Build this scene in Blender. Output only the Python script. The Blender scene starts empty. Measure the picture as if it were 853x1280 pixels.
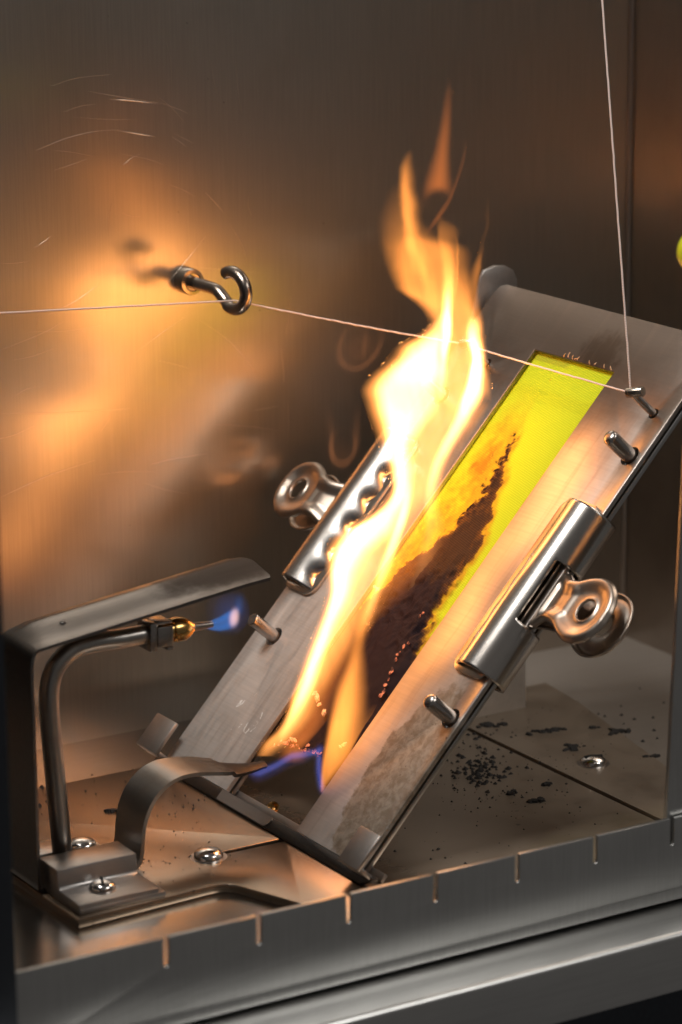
import bpy, bmesh, math, random
import numpy as np
from mathutils import Vector, Matrix

rnd = random.Random(7)
MM = 0.001
sc = bpy.context.scene

# ------------------------------------------------------------------ camera
YAW, PITCH, ROLL = 0.54811, 0.25228, -0.00882
CAM = np.array([-0.41457, -0.72355, 0.30189])
FPX = 3842.4                                   # focal length in pixels of the 853 x 1280 photograph
cy, sy, cp, sp = math.cos(YAW), math.sin(YAW), math.cos(PITCH), math.sin(PITCH)
fw = np.array([sy * cp, cy * cp, -sp]); rt = np.array([cy, -sy, 0.0]); up = np.cross(rt, fw)
cr, sr = math.cos(ROLL), math.sin(ROLL)
rt, up = cr * rt + sr * up, -sr * rt + cr * up
VIEW = np.array([rt, up, fw])
cam_d = bpy.data.cameras.new("camera"); cam = bpy.data.objects.new("camera", cam_d)
sc.collection.objects.link(cam)
m = Matrix(((rt[0], up[0], -fw[0], CAM[0]), (rt[1], up[1], -fw[1], CAM[1]), (rt[2], up[2], -fw[2], CAM[2]), (0, 0, 0, 1)))
cam.matrix_world = m
cam_d.sensor_fit = 'VERTICAL'; cam_d.sensor_height = 24.0; cam_d.sensor_width = 16.0
cam_d.lens = 24.0 * FPX / 1280.0
cam_d.clip_start = 0.05; cam_d.clip_end = 20
cam_d.dof.use_dof = True; cam_d.dof.focus_distance = 0.885; cam_d.dof.aperture_fstop = 9.0
sc.camera = cam

# ------------------------------------------------------------------ world, lamps, exposure
world = bpy.data.worlds.new("World"); sc.world = world; world.use_nodes = True
bg = world.node_tree.nodes["Background"]
bg.inputs[0].default_value = (0.95, 0.9, 0.86, 1); bg.inputs[1].default_value = 0.085

def area(name, loc, target, size, power, col):
    d = bpy.data.lights.new(name, 'AREA'); d.shape = 'RECTANGLE'; d.size, d.size_y = size
    d.energy = power; d.color = col
    o = bpy.data.objects.new(name, d); sc.collection.objects.link(o)
    o.location = loc
    o.rotation_euler = (Vector(target) - Vector(loc)).to_track_quat('-Z', 'Y').to_euler()
    return o
area("room_lamp", (-0.36, 0.02, 0.98), (0.03, 0.0, 0.03), (0.35, 0.35), 8.8, (1.0, 0.97, 0.93))
area("room_window", (0.42, -0.85, 0.90), (0.0, -0.1, 0.03), (0.5, 0.35), 5.0, (1.0, 0.98, 0.94))

sc.view_settings.view_transform = 'Standard'
sc.view_settings.look = 'None'
sc.view_settings.exposure = 0.0
sc.view_settings.gamma = 1.0
sc.render.engine = 'CYCLES'
cy_ = sc.cycles
cy_.use_denoising = True
cy_.max_bounces = 10; cy_.glossy_bounces = 8; cy_.diffuse_bounces = 4
cy_.transparent_max_bounces = 64; cy_.volume_bounces = 0
cy_.sample_clamp_indirect = 6.0

# ------------------------------------------------------------------ photograph geometry helpers
INC = 0.82954
Lx = np.array([math.cos(INC), 0, math.sin(INC)]); Nx = np.array([-math.sin(INC), 0, math.cos(INC)])
ZF = -4.3                                       # top of the floor plates, mm

def ray(u, v):
    return np.array([(u - 426.5) / FPX, -(v - 640) / FPX, 1.0]) @ VIEW
def on_plane(u, v, n, c):                       # mm
    n = np.array(n, float); r = ray(u, v)
    t = (c * MM - n @ CAM) / (n @ r)
    return (CAM + t * r) / MM
def at_y(u, v, y): return on_plane(u, v, (0, 1, 0), y)
def at_z(u, v, z=ZF): return on_plane(u, v, (0, 0, 1), z)
def hold(u, v, n=0.0):                          # holder coordinates (along, across(+y), n)
    P = on_plane(u, v, Nx, n)
    return np.array([P @ Lx, P[1], n])
HOLD = Matrix(((Lx[0], 0, Nx[0], 0), (0, 1, 0, 0), (Lx[2], 0, Nx[2], 0), (0, 0, 0, 1)))

# ------------------------------------------------------------------ mesh helpers
class MB:
    def __init__(s): s.v, s.f = [], []
    def add(s, vs, fs, mat=None):
        b = len(s.v)
        for p in vs:
            p = Vector(p)
            s.v.append(mat @ p if mat is not None else p)
        s.f += [tuple(i + b for i in f) for f in fs]
        return s
    def box(s, x0, x1, y0, y1, z0, z1, mat=None):
        v = [(x, y, z) for z in (z0, z1) for y in (y0, y1) for x in (x0, x1)]
        return s.add(v, [(0, 2, 3, 1), (4, 5, 7, 6), (0, 1, 5, 4), (2, 6, 7, 3), (0, 4, 6, 2), (1, 3, 7, 5)], mat)
    def tube(s, path, r, n=14, caps=True, mat=None):
        P = [Vector(p) for p in path]; R = r if hasattr(r, '__len__') else [r] * len(P)
        vs, fs = [], []; ref = None
        for i, p in enumerate(P):
            t = (P[min(i + 1, len(P) - 1)] - P[max(i - 1, 0)]).normalized()
            if ref is None:
                ref = t.orthogonal().normalized()
            ref = (ref - t * ref.dot(t)).normalized()
            b = t.cross(ref)
            for k in range(n):
                a = 2 * math.pi * k / n
                vs.append(p + (ref * math.cos(a) + b * math.sin(a)) * R[i])
        for i in range(len(P) - 1):
            for k in range(n):
                fs.append((i * n + k, i * n + (k + 1) % n, (i + 1) * n + (k + 1) % n, (i + 1) * n + k))
        if caps:
            fs.append(tuple(range(n))[::-1]); fs.append(tuple((len(P) - 1) * n + k for k in range(n)))
        return s.add(vs, fs, mat)
    def lathe(s, prof, n=24, mat=None):          # profile (r, z) around local z
        vs, fs = [], []
        for r, z in prof:
            for k in range(n):
                a = 2 * math.pi * k / n
                vs.append((r * math.cos(a), r * math.sin(a), z))
        for i in range(len(prof) - 1):
            for k in range(n):
                fs.append((i * n + k, i * n + (k + 1) % n, (i + 1) * n + (k + 1) % n, (i + 1) * n + k))
        fs.append(tuple(range(n))[::-1]); fs.append(tuple((len(prof) - 1) * n + k for k in range(n)))
        return s.add(vs, fs, mat)
    def grid(s, P, closed_u=False, mat=None):    # P[i][j]
        nu, nv = len(P), len(P[0]); vs = [p for row in P for p in row]; fs = []
        for i in range(nu if closed_u else nu - 1):
            for j in range(nv - 1):
                a = i * nv + j; b = ((i + 1) % nu) * nv + j
                fs.append((a, b, b + 1, a + 1))
        return s.add(vs, fs, mat)
    def slab(s, outline, z0, z1, holes=(), mat=None):   # flat sheet with holes, in local xy
        bm = bmesh.new(); es = []
        for loop in [outline] + list(holes):
            vs = [bm.verts.new((p[0], p[1], z1)) for p in loop]
            es += [bm.edges.new((vs[i], vs[(i + 1) % len(vs)])) for i in range(len(vs))]
        bmesh.ops.triangle_fill(bm, use_beauty=True, use_dissolve=False, edges=es)
        fs = list(bm.faces)
        ex = bmesh.ops.extrude_face_region(bm, geom=fs)
        nv = [g for g in ex['geom'] if isinstance(g, bmesh.types.BMVert)]
        bmesh.ops.translate(bm, verts=nv, vec=(0, 0, z0 - z1))
        bmesh.ops.recalc_face_normals(bm, faces=bm.faces)
        bm.verts.index_update()
        s.add([v.co.copy() for v in bm.verts], [tuple(v.index for v in f.verts) for f in bm.faces], mat)
        bm.free(); return s
    def thick(s, P, th, mat=None):               # grid surface given a thickness along its normals
        G = [[Vector(p) for p in r] for r in P]; nu, nv = len(G), len(G[0])
        B = []
        for i in range(nu):
            row = []
            for j in range(nv):
                du = G[min(i + 1, nu - 1)][j] - G[max(i - 1, 0)][j]
                dv = G[i][min(j + 1, nv - 1)] - G[i][max(j - 1, 0)]
                nrm = du.cross(dv)
                row.append(G[i][j] - (nrm.normalized() if nrm.length > 1e-9 else Vector((0, 0, 1))) * th)
            B.append(row)
        vs = [p for r in G for p in r] + [p for r in B for p in r]; o = nu * nv; fs = []
        for i in range(nu - 1):
            for j in range(nv - 1):
                a, b = i * nv + j, (i + 1) * nv + j
                fs.append((a, b, b + 1, a + 1)); fs.append((o + a, o + a + 1, o + b + 1, o + b))
        rim = [i * nv for i in range(nu)] + [(nu - 1) * nv + j for j in range(1, nv)] + \
              [i * nv + nv - 1 for i in range(nu - 2, -1, -1)] + [j for j in range(nv - 2, 0, -1)]
        for k in range(len(rim)):
            a, b = rim[k], rim[(k + 1) % len(rim)]
            fs.append((b, a, o + a, o + b))
        return s.add(vs, fs, mat)

def link(name, me, mat, parent=None, base=None):
    o = bpy.data.objects.new(name, me); sc.collection.objects.link(o)
    if mat is not None and not me.materials: me.materials.append(mat)
    if parent is not None: o.parent = parent
    elif base is not None: o.location = Vector(base) * MM
    return o

def build(mb, name, mat, parent=None, base=None, bevel=0.0, seg=2, smooth=40, subsurf=0, weld=0.0):
    """One mesh object.  Vertices are in mm; in the parent's frame, or in world coordinates with its origin moved to base."""
    off = Vector(base) if (base is not None and parent is None) else Vector((0, 0, 0))
    bm = bmesh.new()
    vs = [bm.verts.new((v - off) * MM) for v in mb.v]
    for f in mb.f:
        try: bm.faces.new([vs[i] for i in f])
        except ValueError: pass
    if weld: bmesh.ops.remove_doubles(bm, verts=bm.verts, dist=weld * MM)
    bmesh.ops.recalc_face_normals(bm, faces=bm.faces)
    if bevel:
        lim = math.radians(30)
        es = [e for e in bm.edges if len(e.link_faces) == 2 and e.calc_face_angle(0) > lim]
        bmesh.ops.bevel(bm, geom=es, offset=bevel * MM, segments=seg, profile=0.5, affect='EDGES', clamp_overlap=True)
    me = bpy.data.meshes.new(name); bm.to_mesh(me); bm.free()
    if smooth:
        me.polygons.foreach_set('use_smooth', [True] * len(me.polygons))
        me.set_sharp_from_angle(angle=math.radians(smooth))
    o = link(name, me, mat, parent, base)
    if subsurf:
        md = o.modifiers.new('Subdivision', 'SUBSURF'); md.levels = md.render_levels = subsurf
    return o

def tag(o, label, cat, group=None):
    o['label'] = label; o['category'] = cat
    if group: o['group'] = group
    return o
def thing(name, label, cat, base=(0, 0, 0), group=None, matrix=None):
    o = bpy.data.objects.new(name, None); sc.collection.objects.link(o); o.empty_display_size = 0.01
    if matrix is not None: o.matrix_world = matrix
    else: o.location = Vector(base) * MM
    return tag(o, label, cat, group)
def rel(base):                                   # world mm -> local mm of a thing standing at base
    return Matrix.Translation(-Vector(base))
def circle(cx, cyy, r, n=20): return [(cx + r * math.cos(2 * math.pi * k / n), cyy + r * math.sin(2 * math.pi * k / n)) for k in range(n)]
def rrect(x0, x1, y0, y1, r, n=5):
    if not hasattr(r, '__len__'): r = [r] * 4
    out = []
    for (cx, cyy, a0, rr) in ((x1 - r[0], y1 - r[0], 0, r[0]), (x0 + r[1], y1 - r[1], 90, r[1]), (x0 + r[2], y0 + r[2], 180, r[2]), (x1 - r[3], y0 + r[3], 270, r[3])):
        if rr < 1e-6: out.append((cx, cyy)); continue
        for k in range(n + 1):
            a = math.radians(a0 + 90 * k / n); out.append((cx + rr * math.cos(a), cyy + rr * math.sin(a)))
    return out
def spline(pts, n):                              # Catmull-Rom through points
    P = [Vector(p) for p in pts]; P = [P[0] * 2 - P[1]] + P + [P[-1] * 2 - P[-2]]; out = []
    for i in range(1, len(P) - 2):
        for k in range(n):
            t = k / n; a, b, c, d = P[i - 1], P[i], P[i + 1], P[i + 2]
            out.append(0.5 * ((2 * b) + (c - a) * t + (2 * a - 5 * b + 4 * c - d) * t * t + (3 * b - a - 3 * c + d) * t ** 3))
    out.append(P[-2]); return out

# ------------------------------------------------------------------ materials
class NT:
    def __init__(s, name):
        s.m = bpy.data.materials.new(name); s.m.use_nodes = True; s.t = s.m.node_tree
        s.b = s.t.nodes["Principled BSDF"]; s.o = s.t.nodes["Material Output"]
    def n(s, kind, **kw):
        nd = s.t.nodes.new(kind)
        for k, v in kw.items():
            if k.startswith('_'): setattr(nd, k[1:], v)
        return nd
    def put(s, sock, v):
        if isinstance(v, bpy.types.NodeSocket): s.t.links.new(v, sock)
        else: sock.default_value = v
    def coord(s, scale=(1, 1, 1), loc=(0, 0, 0), kind='Object', rot=(0, 0, 0)):
        tc = s.n('ShaderNodeTexCoord'); mp = s.n('ShaderNodeMapping')
        s.t.links.new(tc.outputs[kind], mp.inputs[0])
        mp.inputs['Scale'].default_value = scale; mp.inputs['Location'].default_value = loc; mp.inputs['Rotation'].default_value = rot
        return mp.outputs[0]
    def noise(s, vec, scale=1.0, detail=3, rough=0.5, dist=0.0):
        nd = s.n('ShaderNodeTexNoise'); s.put(nd.inputs['Vector'], vec); nd.inputs['Scale'].default_value = scale
        nd.inputs['Detail'].default_value = detail; nd.inputs['Roughness'].default_value = rough; nd.inputs['Distortion'].default_value = dist
        return nd.outputs['Fac']
    def math(s, op, a, b=0.0, clamp=False):
        nd = s.n('ShaderNodeMath', _operation=op, _use_clamp=clamp); s.put(nd.inputs[0], a); s.put(nd.inputs[1], b); return nd.outputs[0]
    def ramp(s, x, a, b, lo=0.0, hi=1.0):
        nd = s.n('ShaderNodeMapRange'); nd.interpolation_type = 'SMOOTHSTEP'; s.put(nd.inputs[0], x)
        for i, v in enumerate((a, b, lo, hi)): nd.inputs[i + 1].default_value = v
        return nd.outputs[0]
    def mix(s, f, a, b):
        nd = s.n('ShaderNodeMix', _data_type='RGBA'); s.put(nd.inputs[0], f)
        for sock, v in ((nd.inputs[6], a), (nd.inputs[7], b)):
            if isinstance(v, tuple) and len(v) == 3: v = v + (1,)
            s.put(sock, v)
        return nd.outputs[2]
    def bump(s, h, strength=0.2, dist=0.0002, prev=None):
        nd = s.n('ShaderNodeBump'); nd.inputs['Strength'].default_value = strength; nd.inputs['Distance'].default_value = dist
        s.put(nd.inputs['Height'], h)
        if prev is not None: s.t.links.new(prev, nd.inputs['Normal'])
        return nd.outputs[0]
    def set(s, **kw):
        for k, v in kw.items():
            k = k.replace('_', ' ')
            if isinstance(v, tuple) and len(v) == 3: v = v + (1,)
            s.put(s.b.inputs[k], v)
        return s
    def blob(s, c, r, nscale, wob=0.5, edge=0.15, kind='Object'):   # ragged patch round a point (mm), 1 inside
        c = [q * MM for q in c]; r = [q * MM for q in r]
        v = s.coord(scale=[1 / q for q in r], loc=[-c[i] / r[i] for i in range(3)], kind=kind)
        ln = s.n('ShaderNodeVectorMath', _operation='LENGTH'); s.put(ln.inputs[0], v)
        nz = s.noise(s.coord(), nscale, 5, 0.65)
        d = s.math('ADD', ln.outputs['Value'], s.math('MULTIPLY', s.math('SUBTRACT', nz, 0.5), wob * 2))
        return s.ramp(d, 1 + edge / 2, 1 - edge / 2)

def steel(name, haze=None, metal=1.0, *a_, **k_):
    mm = steel_(name, *a_, metal=metal, **k_)
    if haze:                                       # brushed sheet: a clear lobe under a broad hazy one
        nt = mm.node_tree; p = nt.nodes['Principled BSDF']; q = nt.nodes.new('ShaderNodeBsdfPrincipled'); mx = nt.nodes.new('ShaderNodeMixShader')
        for so in ('Base Color', 'Normal', 'Tangent'):
            for l_ in list(p.inputs[so].links): nt.links.new(l_.from_socket, q.inputs[so])
        q.inputs['Metallic'].default_value = 1.0; q.inputs['Roughness'].default_value = haze[1]; q.inputs['Anisotropic'].default_value = haze[2]
        mx.inputs[0].default_value = haze[0]
        nt.links.new(p.outputs[0], mx.inputs[1]); nt.links.new(q.outputs[0], mx.inputs[2]); nt.links.new(mx.outputs[0], nt.nodes['Material Output'].inputs['Surface'])
    return mm

def steel_(name, col=(0.5, 0.48, 0.46), rough=0.3, brush=(1500, 1500, 60), bump=0.06, aniso=0.0, axis='Z', var=0.08, grime=(0.25, 0.2, 0.16), grime_amt=0.25, gscale=25, rot=0.0, extra=None, metal=1.0, streak=0.34):
    t = NT(name)
    st = t.noise(t.coord(scale=brush), 1.0, 3, 0.6)
    big = t.noise(t.coord(), gscale, 5, 0.6)
    mid = t.noise(t.coord(), gscale * 7, 4, 0.6)
    g = t.math('MULTIPLY', t.ramp(big, 0.4, 0.75), grime_amt)
    c = t.mix(g, col, grime)
    c = t.mix(t.math('MULTIPLY', t.ramp(st, 0.3, 0.7), streak), c, tuple(q * 0.72 for q in col))
    r = t.math('ADD', rough - var, t.math('MULTIPLY', t.math('ADD', t.math('ADD', big, mid), st), var * 0.67))
    nrm = t.bump(st, bump, 0.0002)
    if extra: c, r = extra(t, c, r)
    if not t.b.inputs['Metallic'].is_linked: t.set(Metallic=metal)
    t.set(Base_Color=c, Roughness=r, Normal=nrm, Anisotropic=aniso, Anisotropic_Rotation=rot)
    if aniso:
        tg = t.n('ShaderNodeTangent', _direction_type='RADIAL', _axis=axis); t.t.links.new(tg.outputs[0], t.b.inputs['Tangent'])
    return t.m

M = {}
def wall_extra(t, c, r):
    sp_ = t.noise(t.coord(), 420, 2, 0.5)
    c = t.mix(t.ramp(sp_, 0.76, 0.80), c, (0.08, 0.05, 0.03))
    return c, r
M['wall'] = steel('brushed_wall_steel', (0.45, 0.42, 0.6), 1.0, (0.61, 0.545, 0.475), 0.20, (1900, 1900, 40), 0.10, 0.65, 'Z', 0.04, (0.36, 0.30, 0.25), 0.4, 9, extra=wall_extra)
M['side_wall'] = steel('dull_side_wall_steel', None, 1.0, (0.50, 0.44, 0.39), 0.3, (1900, 1900, 45), 0.05, 0.4, 'Z', 0.06, (0.2, 0.15, 0.12), 0.5, 12)
def floor_extra(t, c, r):
    c = t.mix(t.math('MULTIPLY', t.blob((85, -60, 0), (42, 30, 40), 60, 0.35, 0.2), 0.30), c, (0.36, 0.33, 0.12))
    c = t.mix(t.math('MULTIPLY', t.blob((112, -18, 0), (17, 12, 40), 90, 0.5, 0.6), 0.7), c, (0.05, 0.04, 0.03))
    c = t.mix(t.math('MULTIPLY', t.blob((22, -85, 0), (9, 7, 40), 90, 0.5, 0.4), 0.55), c, (0.30, 0.14, 0.04))
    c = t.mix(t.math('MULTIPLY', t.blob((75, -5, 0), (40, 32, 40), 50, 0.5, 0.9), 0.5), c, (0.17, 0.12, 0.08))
    lit_dust = t.math('MULTIPLY', t.blob((110, 20, 0), (88, 150, 60), 30, 0.25, 0.6), t.ramp(t.noise(t.coord(), 70, 5, 0.65), 0.2, 0.65, 0.6, 1.0))  # dusty film put in so the right of the floor reads as lit
    c = t.mix(t.math('MULTIPLY', lit_dust, 0.75), c, (0.29, 0.23, 0.175))
    t.set(Metallic=t.math('SUBTRACT', 0.92, t.math('MULTIPLY', lit_dust, 0.55)))
    r = t.math('ADD', r, t.math('MULTIPLY', lit_dust, 0.16))
    sp_ = t.noise(t.coord(), 330, 2, 0.5)
    c = t.mix(t.math('MULTIPLY', t.ramp(sp_, 0.70, 0.76), 0.7), c, (0.04, 0.03, 0.025))
    return c, r
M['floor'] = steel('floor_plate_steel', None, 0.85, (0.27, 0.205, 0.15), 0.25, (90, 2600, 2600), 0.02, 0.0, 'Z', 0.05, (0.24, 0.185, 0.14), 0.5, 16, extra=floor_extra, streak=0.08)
def tray_extra(t, c, r):
    lit_dust = t.blob((215, 40, 0), (120, 150, 60), 30, 0.2, 0.4)  # same film on the tray: light painted into its right end
    c = t.mix(t.math('MULTIPLY', lit_dust, 0.7), c, (0.23, 0.185, 0.145))
    t.set(Metallic=t.math('SUBTRACT', 1.0, t.math('MULTIPLY', lit_dust, 0.6)))
    return c, t.math('ADD', r, t.math('MULTIPLY', lit_dust, 0.2))
M['tray'] = steel('tray_steel', None, 1.0, (0.50, 0.47, 0.44), 0.22, (40, 900, 900), 0.03, 0.0, 'Z', 0.06, (0.3, 0.24, 0.18), 0.3, 20, extra=tray_extra)
M['front'] = steel('satin_front_steel', None, 1.0, (0.52, 0.515, 0.50), 0.36, (1500, 1500, 60), 0.05, 0.3, 'Z', 0.07, (0.3, 0.3, 0.3), 0.35, 14)
M['ledge'] = steel('ledge_steel', None, 1.0, (0.56, 0.555, 0.54), 0.33, (30, 900, 900), 0.04, 0.0, 'Z', 0.06, (0.35, 0.35, 0.36), 0.3, 18)
M['dark'] = steel('dark_painted_steel', None, 1.0, (0.06, 0.065, 0.075), 0.45, (500, 500, 500), 0.02, 0.0, 'Z', 0.05, (0.05, 0.05, 0.06), 0.2, 30)
def plate_extra(t, c, r):
    b = t.math('MULTIPLY', t.blob((26, -44, 0), (29, 12.5, 20), 130, 0.36, 0.13), 0.85)
    inner = t.noise(t.coord(), 300, 5, 0.75, 0.4)
    c = t.mix(b, c, t.mix(t.ramp(inner, 0.36, 0.66), (0.17, 0.115, 0.065), (0.33, 0.265, 0.20)))
    r = t.math('ADD', r, t.math('MULTIPLY', b, 0.1))
    sp_ = t.noise(t.coord(), 520, 2, 0.5)
    dots = t.math('MULTIPLY', t.ramp(sp_, 0.70, 0.73), t.blob((26, -44, 0), (33, 15, 20), 130, 0.3, 0.3))
    c = t.mix(dots, c, (0.08, 0.04, 0.02))
    w = t.math('MULTIPLY', t.blob((22, 33, 0), (9, 8, 20), 260, 0.95, 0.12), t.ramp(t.noise(t.coord(scale=(1, 1.6, 1)), 170, 3, 0.6, 1.0), 0.60, 0.63))
    c = t.mix(w, c, (0.85, 0.85, 0.83))
    res = t.math('MAXIMUM', t.blob((18, 39, 0), (62, 22, 20), 60, 0.35, 0.7), t.math('MULTIPLY', t.blob((10, -38, 0), (40, 22, 20), 60, 0.35, 0.8), 0.7))
    res = t.math('MULTIPLY', res, t.ramp(t.noise(t.coord(scale=(1, 4, 1)), 90, 5, 0.7), 0.25, 0.6, 0.55, 1.0))
    t.set(Metallic=t.math('SUBTRACT', 1.0, t.math('MULTIPLY', res, 0.7)))
    r = t.math('ADD', r, t.math('MULTIPLY', res, 0.15))
    soot = t.math('MULTIPLY', t.blob((164, -9.5, 0), (7.5, 9, 20), 220, 0.8, 0.9), t.ramp(t.noise(t.coord(scale=(60, 420, 60)), 1.0, 4, 0.6), 0.05, 0.4))
    c = t.mix(soot, c, (0.02, 0.017, 0.015))
    top = t.math('MULTIPLY', t.blob((172, 0, 0), (34, 80, 30), 40, 0.5, 1.2), 0.85)
    c = t.mix(top, c, (0.15, 0.105, 0.075))
    streak = t.noise(t.coord(scale=(18, 260, 50)), 1.0, 4, 0.6)
    c = t.mix(t.math('MULTIPLY', t.ramp(streak, 0.5, 0.72), 0.35), c, (0.26, 0.19, 0.15))
    return c, r
M['plate'] = steel('holder_plate_steel', None, 1.0, (0.54, 0.49, 0.45), 0.40, (1400, 60, 1400), 0.06, 0.0, 'Z', 0.08, (0.40, 0.33, 0.27), 0.35, 30, extra=plate_extra)
M['edge'] = steel('holder_back_plate_steel', None, 1.0, (0.55, 0.54, 0.53), 0.3, (60, 900, 900), 0.04, 0.0, 'Z', 0.06, (0.3, 0.27, 0.24), 0.3, 40)
M['rack'] = steel('rack_steel', None, 1.0, (0.54, 0.50, 0.47), 0.40, (500, 60, 500), 0.04, 0.0, 'Z', 0.06, (0.22, 0.17, 0.13), 0.5, 45)
M['bracket_steel'] = steel('foot_bracket_steel', None, 0.75, (0.62, 0.57, 0.52), 0.5, (500, 60, 500), 0.04, 0.0, 'Z', 0.06, (0.4, 0.33, 0.27), 0.4, 45)
M['chrome'] = steel('clip_chrome', None, 1.0, (0.60, 0.56, 0.52), 0.22, (60, 700, 700), 0.03, 0.0, 'Z', 0.06, (0.5, 0.42, 0.36), 0.3, 70)
M['handle'] = steel('clip_handle_steel', None, 1.0, (0.46, 0.39, 0.33), 0.36, (300, 300, 300), 0.03, 0.0, 'Z', 0.07, (0.3, 0.22, 0.16), 0.5, 110)
M['jaw'] = steel('clip_jaw_steel', None, 1.0, (0.62, 0.55, 0.48), 0.22, (60, 700, 700), 0.03, 0.0, 'Z', 0.05, (0.4, 0.3, 0.22), 0.4, 60)
M['pin'] = steel('pin_steel', None, 1.0, (0.50, 0.46, 0.43), 0.24, (900, 900, 80), 0.03, 0.0, 'Z', 0.05, (0.3, 0.24, 0.2), 0.3, 90)
M['screw'] = steel('screw_steel', None, 1.0, (0.68, 0.66, 0.64), 0.16, (300, 300, 300), 0.02, 0.0, 'Z', 0.05, (0.4, 0.33, 0.27), 0.3, 120)
def sooty(c, r, col=(0.02, 0.016, 0.013), amt=0.9, ns=120):
    def f(t, cc, rr):
        b = t.math('MULTIPLY', t.blob(c, r, ns, 0.6, 0.7), amt)
        return t.mix(b, cc, col), t.math('ADD', rr, t.math('MULTIPLY', b, 0.25))
    return f
M['hood'] = steel('hood_steel', None, 1.0, (0.17, 0.155, 0.145), 0.30, (60, 700, 700), 0.03, 0.0, 'Z', 0.06, (0.2, 0.17, 0.14), 0.45, 45, extra=sooty((66, 11, 79), (24, 9, 9), (0.03, 0.017, 0.01), 0.8))
M['tube'] = steel('gas_tube_steel', None, 1.0, (0.42, 0.39, 0.36), 0.3, (400, 400, 60), 0.03, 0.0, 'Z', 0.05, (0.24, 0.18, 0.13), 0.5, 60)
M['strap'] = steel('burner_strap_steel', None, 1.0, (0.42, 0.40, 0.38), 0.32, (500, 60, 500), 0.04, 0.0, 'Z', 0.06, (0.22, 0.17, 0.14), 0.5, 60, extra=sooty((40, 0, 21), (15, 12, 9), (0.03, 0.017, 0.012), 0.9))
M['block'] = steel('block_steel', None, 1.0, (0.40, 0.37, 0.35), 0.36, (60, 700, 700), 0.04, 0.0, 'Z', 0.06, (0.22, 0.17, 0.13), 0.4, 60)
M['brass'] = steel('nozzle_brass', None, 1.0, (0.62, 0.38, 0.13), 0.22, (300, 300, 300), 0.02, 0.0, 'Z', 0.06, (0.2, 0.1, 0.04), 0.5, 160)
M['bracket'] = steel('clamp_steel', None, 1.0, (0.38, 0.34, 0.31), 0.25, (300, 300, 300), 0.02, 0.0, 'Z', 0.06, (0.12, 0.09, 0.07), 0.6, 150)
M['hook'] = steel('hook_steel', None, 1.0, (0.40, 0.34, 0.29), 0.26, (300, 300, 300), 0.03, 0.0, 'Z', 0.05, (0.12, 0.09, 0.07), 0.5, 90)
M['nut'] = steel('nut_steel', None, 1.0, (0.50, 0.43, 0.36), 0.24, (300, 300, 300), 0.02, 0.0, 'Z', 0.05, (0.2, 0.15, 0.1), 0.5, 90)
M['scratch'] = steel('scratched_steel', None, 1.0, (0.58, 0.48, 0.40), 0.42, (300, 300, 300), 0.1, 0.0, 'Z', 0.05, (0.5, 0.4, 0.3), 0.3, 90)
t = NT('dark_gap'); t.set(Base_Color=(0.012, 0.011, 0.011), Roughness=0.8); M['black'] = t.m
t = NT('cotton_thread')
tw = t.n('ShaderNodeTexWave', _wave_type='BANDS', _bands_direction='DIAGONAL'); t.put(tw.inputs['Vector'], t.coord()); tw.inputs['Scale'].default_value = 700
t.set(Base_Color=t.mix(tw.outputs['Fac'], (0.62, 0.46, 0.40), (0.85, 0.72, 0.66)), Roughness=0.7); M['thread'] = t.m
t = NT('yellow_plastic'); t.set(Base_Color=t.mix(t.noise(t.coord(), 300, 3), (0.62, 0.60, 0.01), (0.72, 0.70, 0.02)), Roughness=0.32); M['yellow'] = t.m
t = NT('char'); t.set(Base_Color=t.mix(t.noise(t.coord(), 900, 4), (0.006, 0.005, 0.005), (0.03, 0.025, 0.022)), Roughness=0.75, Normal=t.bump(t.noise(t.coord(), 1500, 4), 0.6, 0.0006)); M['char'] = t.m

# ------------------------------------------------------------------ the chamber
YB, YF, XR = 98.6, -105.6, 201.5
def structure(mb, name, mat, base, **kw):
    o = build(mb, name, mat, base=base, **kw); o['kind'] = 'structure'; return o
structure(MB().box(-136, XR, YB, YB + 1.5, -8, 330), 'back_wall', M['wall'], (0, YB, 0))
structure(MB().box(XR, XR + 1.5, -104, YB - 0.2, -8, 330), 'right_wall', M['side_wall'], (XR, 0, 0))
structure(MB().box(-137.5, -136, -104, YB - 0.2, -8, 330), 'left_wall', M['dark'], (-136, 0, 0))
structure(MB().box(-136, XR, YF + 0.6, YB, -8.0, -6.8), 'floor', M['tray'], (0, 0, -6.8))
# corner folds, where the sheets meet
structure(MB().tube([(XR - 0.6, YB - 0.6, -6.5), (XR - 0.6, YB - 0.6, 330)], 0.9, 8), 'wall_corner_trim', M['side_wall'], (XR, YB, 0))

# front lip with its row of sawn slits
lip = []
xs = [-88.1, -62.0, -35.9, -9.8, 15.6, 40.7, 66.1]
top, bot = 15.7, -7.6
lip = [(-129.5, bot), (110, bot), (110, top)]
for x in reversed(xs):
    lip += [(x + 0.75, top), (x + 0.75, top - 7), (x + 0.4, top - 7.6), (x - 0.4, top - 7.6), (x - 0.75, top - 7), (x - 0.75, top)]
lip += [(-129.5, top)]
flip = Matrix(((1, 0, 0, 0), (0, 0, -1, 0), (0, 1, 0, 0), (0, 0, 0, 1)))     # xy sheet -> xz sheet facing -y
structure(MB().slab(lip, -YF - 1.3, -YF, mat=flip), 'front_lip', M['front'], (0, YF, 0), bevel=0.25)
structure(MB().box(-129.4, 110, YF - 0.4, YF + 0.02, -7.7, -4.6), 'front_lip_hem', M['front'], (0, YF, -6), bevel=0.15)
structure(MB().box(-129.5, -128.2, YF + 1.6, YB, -6.7, 12.0), 'left_lip', M['front'], (-129, 0, 0), bevel=0.3)
structure(MB().box(-260, 260, -123.0, -60, -26, -9.0), 'front_ledge', M['ledge'], (0, -123, -9), bevel=1.6, seg=4)
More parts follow.
